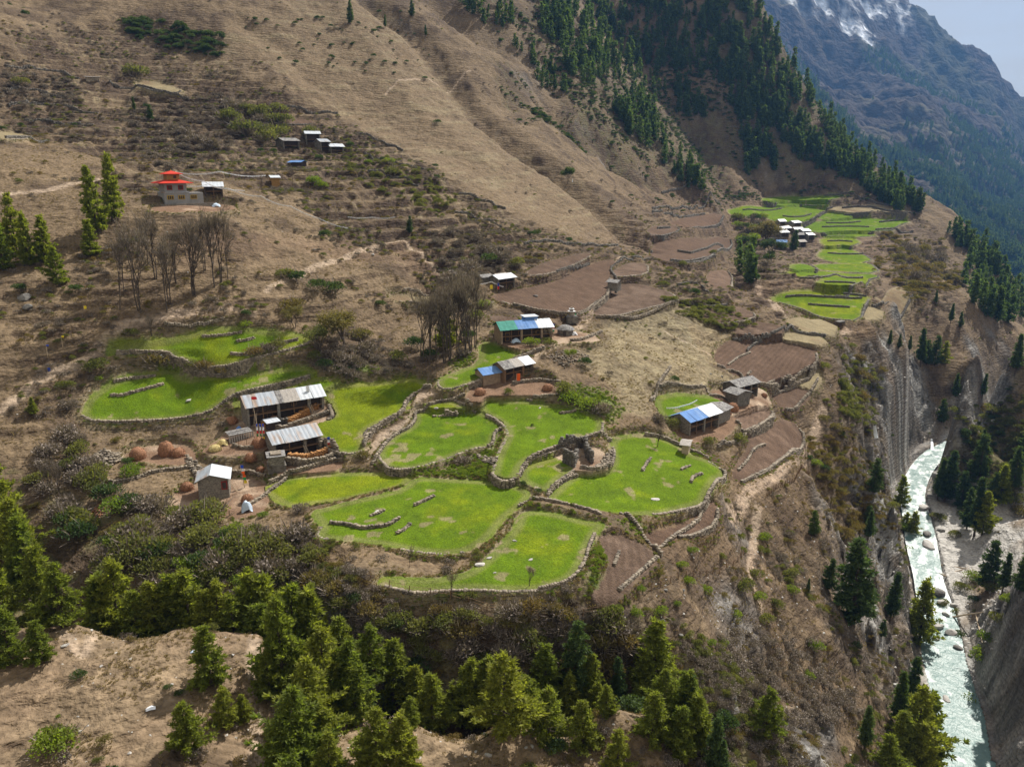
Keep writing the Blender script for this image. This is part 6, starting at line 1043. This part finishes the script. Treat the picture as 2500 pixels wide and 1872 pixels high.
# sheds, pens
c, rz, L_, z0 = frame(562, 1082, 618, 1070); PN = empty('pen', (c[0], c[1], z0), rz); setp(PN, 'low slate-roofed pen of grey upright planks in the hay yard', 'pen')
for i in range(11): mb = MB(); mb.box((-L_ / 2 + L_ * i / 10, 0, .7), (.28, .1, 1.5), jit=.1); mb.build('plank', M['plank'], PN)
for i in range(6):
    for j in range(3): mb = MB(); mb.box((-L_ / 2 + L_ * (i + .5) / 6, .35 + j * .75, 1.5 + .1 * j), (L_ / 6 + .1, .85, .08), jit=.12); mb.build('slab', M['slate'], PN)
c, rz, L_, z0 = frame(654, 1052, 684, 1046); SD = empty('shelter', (c[0], c[1], z0), rz); setp(SD, 'little shelter with flat tin roof below the firewood stacks', 'shelter'); mb = MB(); mb.box((0, .9, .7), (L_ * .9, 1.6, 1.5)); mb.build('body', M['inside'], SD)
for i in range(2): sheet('roof_sheet', M['tin_white'], -L_ / 2 - .2 + i * (L_ / 2 + .2), -.02 + i * (L_ / 2 + .2), -.3, 1.6, 2.1, 1.9, SD)
c = pick(1380, 816)[0]; RH = empty('round_hut', c); setp(RH, 'round stone hut with thatched roof right of the blue-roofed farmhouse', 'hut'); n = 12; mb = MB(); mb.prism([(math.cos(6.283 * i / n) * 2, math.sin(6.283 * i / n) * 1.8) for i in range(n)], -.4, 1.4); mb.build('wall', M['drystone_dark'], RH); V = []
for z_, q in ((1.3, 2.4), (1.9, 1.7), (2.3, .9), (2.45, .05)): V += [(math.cos(6.283 * i / n) * q, math.sin(6.283 * i / n) * q * .9, z_ + .05 * rng.normal()) for i in range(n)]
mk('thatch', V, [(j * n + i, j * n + (i + 1) % n, (j + 1) * n + (i + 1) % n, (j + 1) * n + i) for j in range(3) for i in range(n)], M['slate'], RH); mb = MB(); mb.box((-.3, -1.9, .5), (.7, .25, 1.1)); mb.build('door', M['inside'], RH)
# firewood and courtyard walls
def woodpile(label, t, h, m='orangeWood'):
    q = poly(t); P = pick(q[:, 0], q[:, 1])[:, :2]; o = stone_wall(P, label, h, thick=.9, stone=.3, m=M[m], group='firewood stacks'); o.name = 'firewood_stack'; o['category'] = 'firewood'; return o
woodpile('orange firewood stacked at the left front of the long house', "644 1045 662 1038 672 1030", 1.3); woodpile('orange firewood heaped on the yard wall of the long house', "706 1036 730 1022 752 1010", 1.3); woodpile('mixed firewood on the yard wall between the two orange stacks', "668 1038 690 1036 706 1034", 1.3, 'drystone_dark'); woodpile('orange firewood at the right end of the long house yard', "742 1008 760 1000 776 996", 1.1); woodpile('orange firewood laid along the courtyard wall top', "706 1128 750 1130 790 1118 806 1110", 1.7)
for t, h, lab in (("700 1134 750 1140 795 1132 822 1112", 1.5, "curved courtyard wall of the second stone house"), ("780 1090 800 1098 824 1106", 1.4, "right courtyard wall of the second stone house"), ("640 1036 690 1050 745 1030 800 1012", .9, "yard wall in front of the long house")): q = poly(t); stone_wall(pick(q[:, 0], q[:, 1])[:, :2], lab, h, thick=.6, stone=.32, group='house yard walls')
# prayer flags
def mast(label, u, v, hpx, cols, lean=(0, 0), w=.55, top=1.0, bottom=.2):
    p = pick(u, v)[0]; h = hpx * tdepth(p) / FP / cp; root = empty('flag_mast', p); mb = MB(); mb.tube([(0, 0, -.3), (lean[0] * h * .5, lean[1] * h * .5, h * .5), (lean[0] * h, lean[1] * h, h)], [.08, .06, .04]); mb.build('pole', M['paleWood'], root); n = len(cols); seg = (top - bottom) / n
    for i, c in enumerate(cols):
        z1 = top - seg * i; z0 = z1 - seg; V = []
        for z_ in np.linspace(z1, z0, 4):
            for x in np.linspace(.06, w, 3): V.append((lean[0] * h * z_ + x, .12 * math.sin(z_ * 25 + x * 3) + lean[1] * h * z_, z_ * h))
        mk('flag', V, [(a * 3 + b, a * 3 + b + 1, a * 3 + b + 4, a * 3 + b + 3) for a in range(3) for b in range(2)], M[c], root)
    return setp(root, label, 'prayer flag')
mast('tall leaning pole with a red flag in front of the long house', 631, 1052, 84, ['cred'], (-.12, 0), 1.0, 1.0, .92); mast('tall white banner standing in front of the long house roof', 754, 1000, 58, ['cwhite', 'cwhite', 'cwhite', 'cwhite'], (-.04, 0), .6, 1, .25)
for u_, lab in ((628, 'leftmost'), (636, 'middle'), (643, 'rightmost')): mast(f'{lab} of three striped prayer flags in the hay yard', u_, 1078, 44, ['cblue', 'cwhite', 'cred', 'cgreen', 'cyellow'], (0, 0), .34, 1, .1)
mast('striped prayer flag at the courtyard corner of the second house', 800, 1108, 42, ['cblue', 'cwhite', 'cred', 'cgreen', 'cyellow'], (.02, 0)); mast('striped prayer flag mast right of the small stone house', 598, 1190, 56, ['cblue', 'cwhite', 'corange', 'corange', 'cgreen', 'cyellow'], (-.12, 0)); mast('orange cloth hanging from the wooden farmhouse eaves', 1261, 936, 24, ['corange', 'corange'], (0, 0), .8, 1, .2); mast('small prayer flags beside the farmhouse garden', 1348, 815, 24, ['cblue', 'cred', 'cwhite', 'cgreen']); mast('small flag tied to the chorten', 1402, 788, 22, ['cgreen', 'cred'], w=.4); mast('red flag pole by the hut with prayer flags', 1214, 710, 18, ['cblue', 'cred']); mast('yellow flag left of the hut with prayer flags', 1196, 708, 12, ['cyellow'], w=.8); mast('yellow flag high on the bare left slope', 205, 756, 9, ['cyellow']); mast('yellow flag on the bare left slope below the trail', 153, 846, 26, ['cyellow'], top=1, bottom=.8); mast('thin flag pole at the left end of the green terraces', 116, 868, 26, ['cblue'], top=1, bottom=.85); mast('small blue flag low on the bare left slope', 116, 908, 10, ['cblue']); mast('hillside pole with flag beside the lone round tree', 1396, 447, 9, ['cwhite'])
def flagline(label, pts, sag=.02, n=60, white=True):
    """pts: photo u, v, height above the ground there"""
    W3 = []
    for u, v, h in pts:
        p = pick(u, v)[0]
        for _ in range(3):
            vv = project(p + np.array([0, 0, h]))[1]; p = pick(u, v + (v - vv) * (1 if _ else 1))[0] if False else p
        W3.append(p + np.array([0, 0, h]))
    root = empty('prayer_flag_line', W3[0]); W3 = np.array(W3) - W3[0]; k = np.linspace(0, 1, n); s = np.linspace(0, 1, len(W3)); C = np.stack([np.interp(k, s, W3[:, i]) for i in range(3)], -1); L_ = np.linalg.norm(W3[-1]); seg = (k * (len(W3) - 1)) % 1; C[:, 2] -= sag * L_ * 4 * seg * (1 - seg)
    mb = MB(); mb.tube([tuple(c) for c in C], .03, 3); mb.build('cord', M['cwhite'], root); V = []; F = []
    for i in range(n * 2 - 2):
        a = C[i // 2] * (1 - (i % 2) * .5) + C[i // 2 + 1] * (i % 2) * .5; b = a + (C[i // 2 + 1] - C[i // 2]) * .36; q = .22 + .15 * rng.random(); V += [a, b, b + (0, .1, -q), a + (0, .1, -q)]; F.append([len(V) - 4, len(V) - 3, len(V) - 2, len(V) - 1])
    o2 = mk('flags', V, F, M['cwhite'], root); o2['kind'] = 'stuff'; return setp(root, label, 'prayer flags')
flagline('long white prayer flag line running right from the temple top', [(432, 455, 4), (540, 452, 4), (650, 443, 2)]); flagline('prayer flag line sweeping down from the temple to the right', [(434, 465, 5), (500, 482, 4.5), (560, 495, 4), (640, 505, 3), (710, 520, 2)]); flagline('lower prayer flag line crossing the temple forecourt', [(460, 480, 3), (505, 478, 3), (600, 492, 3)]); flagline('pale prayer flag line on the hillside right of the temple', [(850, 545, 2), (910, 550, 2.5), (966, 545, 2)]); flagline('last prayer flag line trailing over the hillside', [(710, 520, 2), (780, 550, 2), (850, 565, 1)])
flagline('string of small flags in front of the hut', [(1170, 706, 1.5), (1200, 704, 2), (1230, 712, 1.5)], n=20); flagline('prayer flag line over the rounded paddock', [(1625, 1028, 3), (1665, 1022, 3), (1700, 1018, 4)], n=24)
# fences
def fence(label, t, h=1.1, step=2.2, rail=True):
    q = poly(t); P = pick(q[:, 0], q[:, 1])[:, :2]; Q, L_ = resample(P, step); z = ground(Q[:, 0], Q[:, 1]); root = empty('fence', (Q[0, 0], Q[0, 1], z[0])); B0 = np.array([Q[0, 0], Q[0, 1], z[0]]); W3 = np.stack([Q[:, 0], Q[:, 1], z], -1) - B0; first = None
    for i, w in enumerate(W3):
        if first is None: mb = MB(); mb.tube([(0, 0, -.3), (.03, .02, h)], [.07, .05], 5); first = o2 = mb.build('post', M['wood'], root)
        else: o2 = first.copy(); COL.objects.link(o2); o2.parent = root
        o2.location = w; o2.rotation_euler = (random.gauss(0, .06), random.gauss(0, .06), random.random() * 6)
    if rail:
        for hh in (.45, .85): mb = MB(); mb.tube([tuple(w + (0, 0, h * hh)) for w in W3], .018, 3); mb.build('wire', M['wood'], root)
    return setp(root, label, 'fence')
fence('wire fence below the lowest green field, left stretch', "905 1412 925 1425 960 1438 1010 1448 1060 1452 1100 1458"); fence('wire fence along the ravine edge below the lowest field', "1100 1460 1150 1475 1200 1492 1260 1502 1320 1505 1400 1503 1470 1495"); fence('wire fence climbing between the round bushes', "1590 1440 1640 1420 1680 1408 1740 1400 1800 1375 1820 1350"); fence('brushwood fence along the gorge rim', "1870 1215 1900 1190 1940 1175 1975 1160", 1.2, 1.0); fence('row of thin stakes round the hay yard', "541 1100 560 1098 580 1096 600 1092 622 1085", 1.5, 1.1, False); fence('row of stakes behind the second stone house', "676 1070 700 1064 722 1058", 1.3, 1.0, False); fence('fence on the left edge of the small house yard', "480 1262 520 1262 560 1258", 1.0, 2.0); fence('stakes above the uppermost green terrace', "480 775 520 765 560 758", 1.3, 1.4, False)
# driftwood, waterfalls
def log(label, u0, v0, u1, v1, r=.3):
    a, b = pick([u0, u1], [v0, v1]); mb = MB(); mb.tube([(0, 0, r), tuple((b - a) / 2 + (0, 0, r * 1.4)), tuple(b - a + np.array([0, 0, r]))], [r, r * .8, r * .5], 6); o = mb.build('log', M['paleWood']); o.location = a; return setp(o, label, 'log')
log('long driftwood trunk across the gravel bar', 2262, 1378, 2360, 1390, .35); log('driftwood trunk below the long one on the gravel bar', 2266, 1392, 2310, 1408); log('driftwood trunk pointing to the boulders', 2305, 1406, 2350, 1392); log('fallen pale trunk over the lower boulders', 2315, 1510, 2400, 1496, .3); log('dead trunk standing up from the right bank', 2382, 1500, 2398, 1570, .22); log('white pole lying across the spill of slabs', 292, 1128, 302, 1112, .12); log('white pole crossing the first one', 290, 1126, 308, 1120, .1)
for i in range(5): log(f'grey beam {ORD[i]} from left in the stack beside the slab spill', 170 + i * 6, 1118 + i, 195 + i * 5, 1146, .13)
M['foam'] = mat('falling water', (.72, .76, .78), rough=.4, var=.25, scale=1.5, stretch=(3, 3, .3))
def fall(label, pts, w):
    q = np.array(pts, float); P = pick(q[:, 0], q[:, 1]); P[:, 1] -= 1.2; P[:, 2] += .6; V = []
    for i, p in enumerate(P): V += [p + (-w * (1 + .25 * i), 0, 0), p + (0, -.35, 0), p + (w * (1 + .25 * i), 0, 0)]
    V = np.array(V); c = V[0].copy(); o = mk('waterfall', V - c, [(a * 3 + b, a * 3 + b + 1, a * 3 + b + 4, a * 3 + b + 3) for a in range(len(P) - 1) for b in range(2)], M['foam'], smooth=True); o.location = c; return setp(o, label, 'waterfall')
fall('thin white waterfall dropping down the grey cliff', [(2271, 1072), (2272, 1088), (2272, 1104), (2269, 1122)], .45); fall('small white cascade in the side ravine left of the cliff', [(2131, 1040), (2133, 1055), (2135, 1070)], .5)
hz = bpy.data.meshes.new('haze'); 
def haze():
    lo = (-2600, -60, -420); hi = (6800, 7700, 2600)
    V = [(x, y, z) for x in (lo[0], hi[0]) for y in (lo[1], hi[1]) for z in (lo[2], hi[2])]
    m = bpy.data.materials.new('haze'); m.use_nodes = True; t = m.node_tree; t.nodes.clear(); o = t.nodes.new('ShaderNodeOutputMaterial'); p = t.nodes.new('ShaderNodeVolumePrincipled')
    p.inputs['Color'].default_value = (.15, .37, .82, 1); p.inputs['Density'].default_value = .00007; p.inputs['Anisotropy'].default_value = .2; t.links.new(p.outputs[0], o.inputs['Volume'])
    ob = mk('haze', V, [(0, 1, 3, 2), (4, 6, 7, 5), (0, 4, 5, 1), (2, 3, 7, 6), (0, 2, 6, 4), (1, 5, 7, 3)], m); ob['kind'] = 'stuff'; ob['label'] = 'thin bluish mountain haze filling the valley air'
haze()
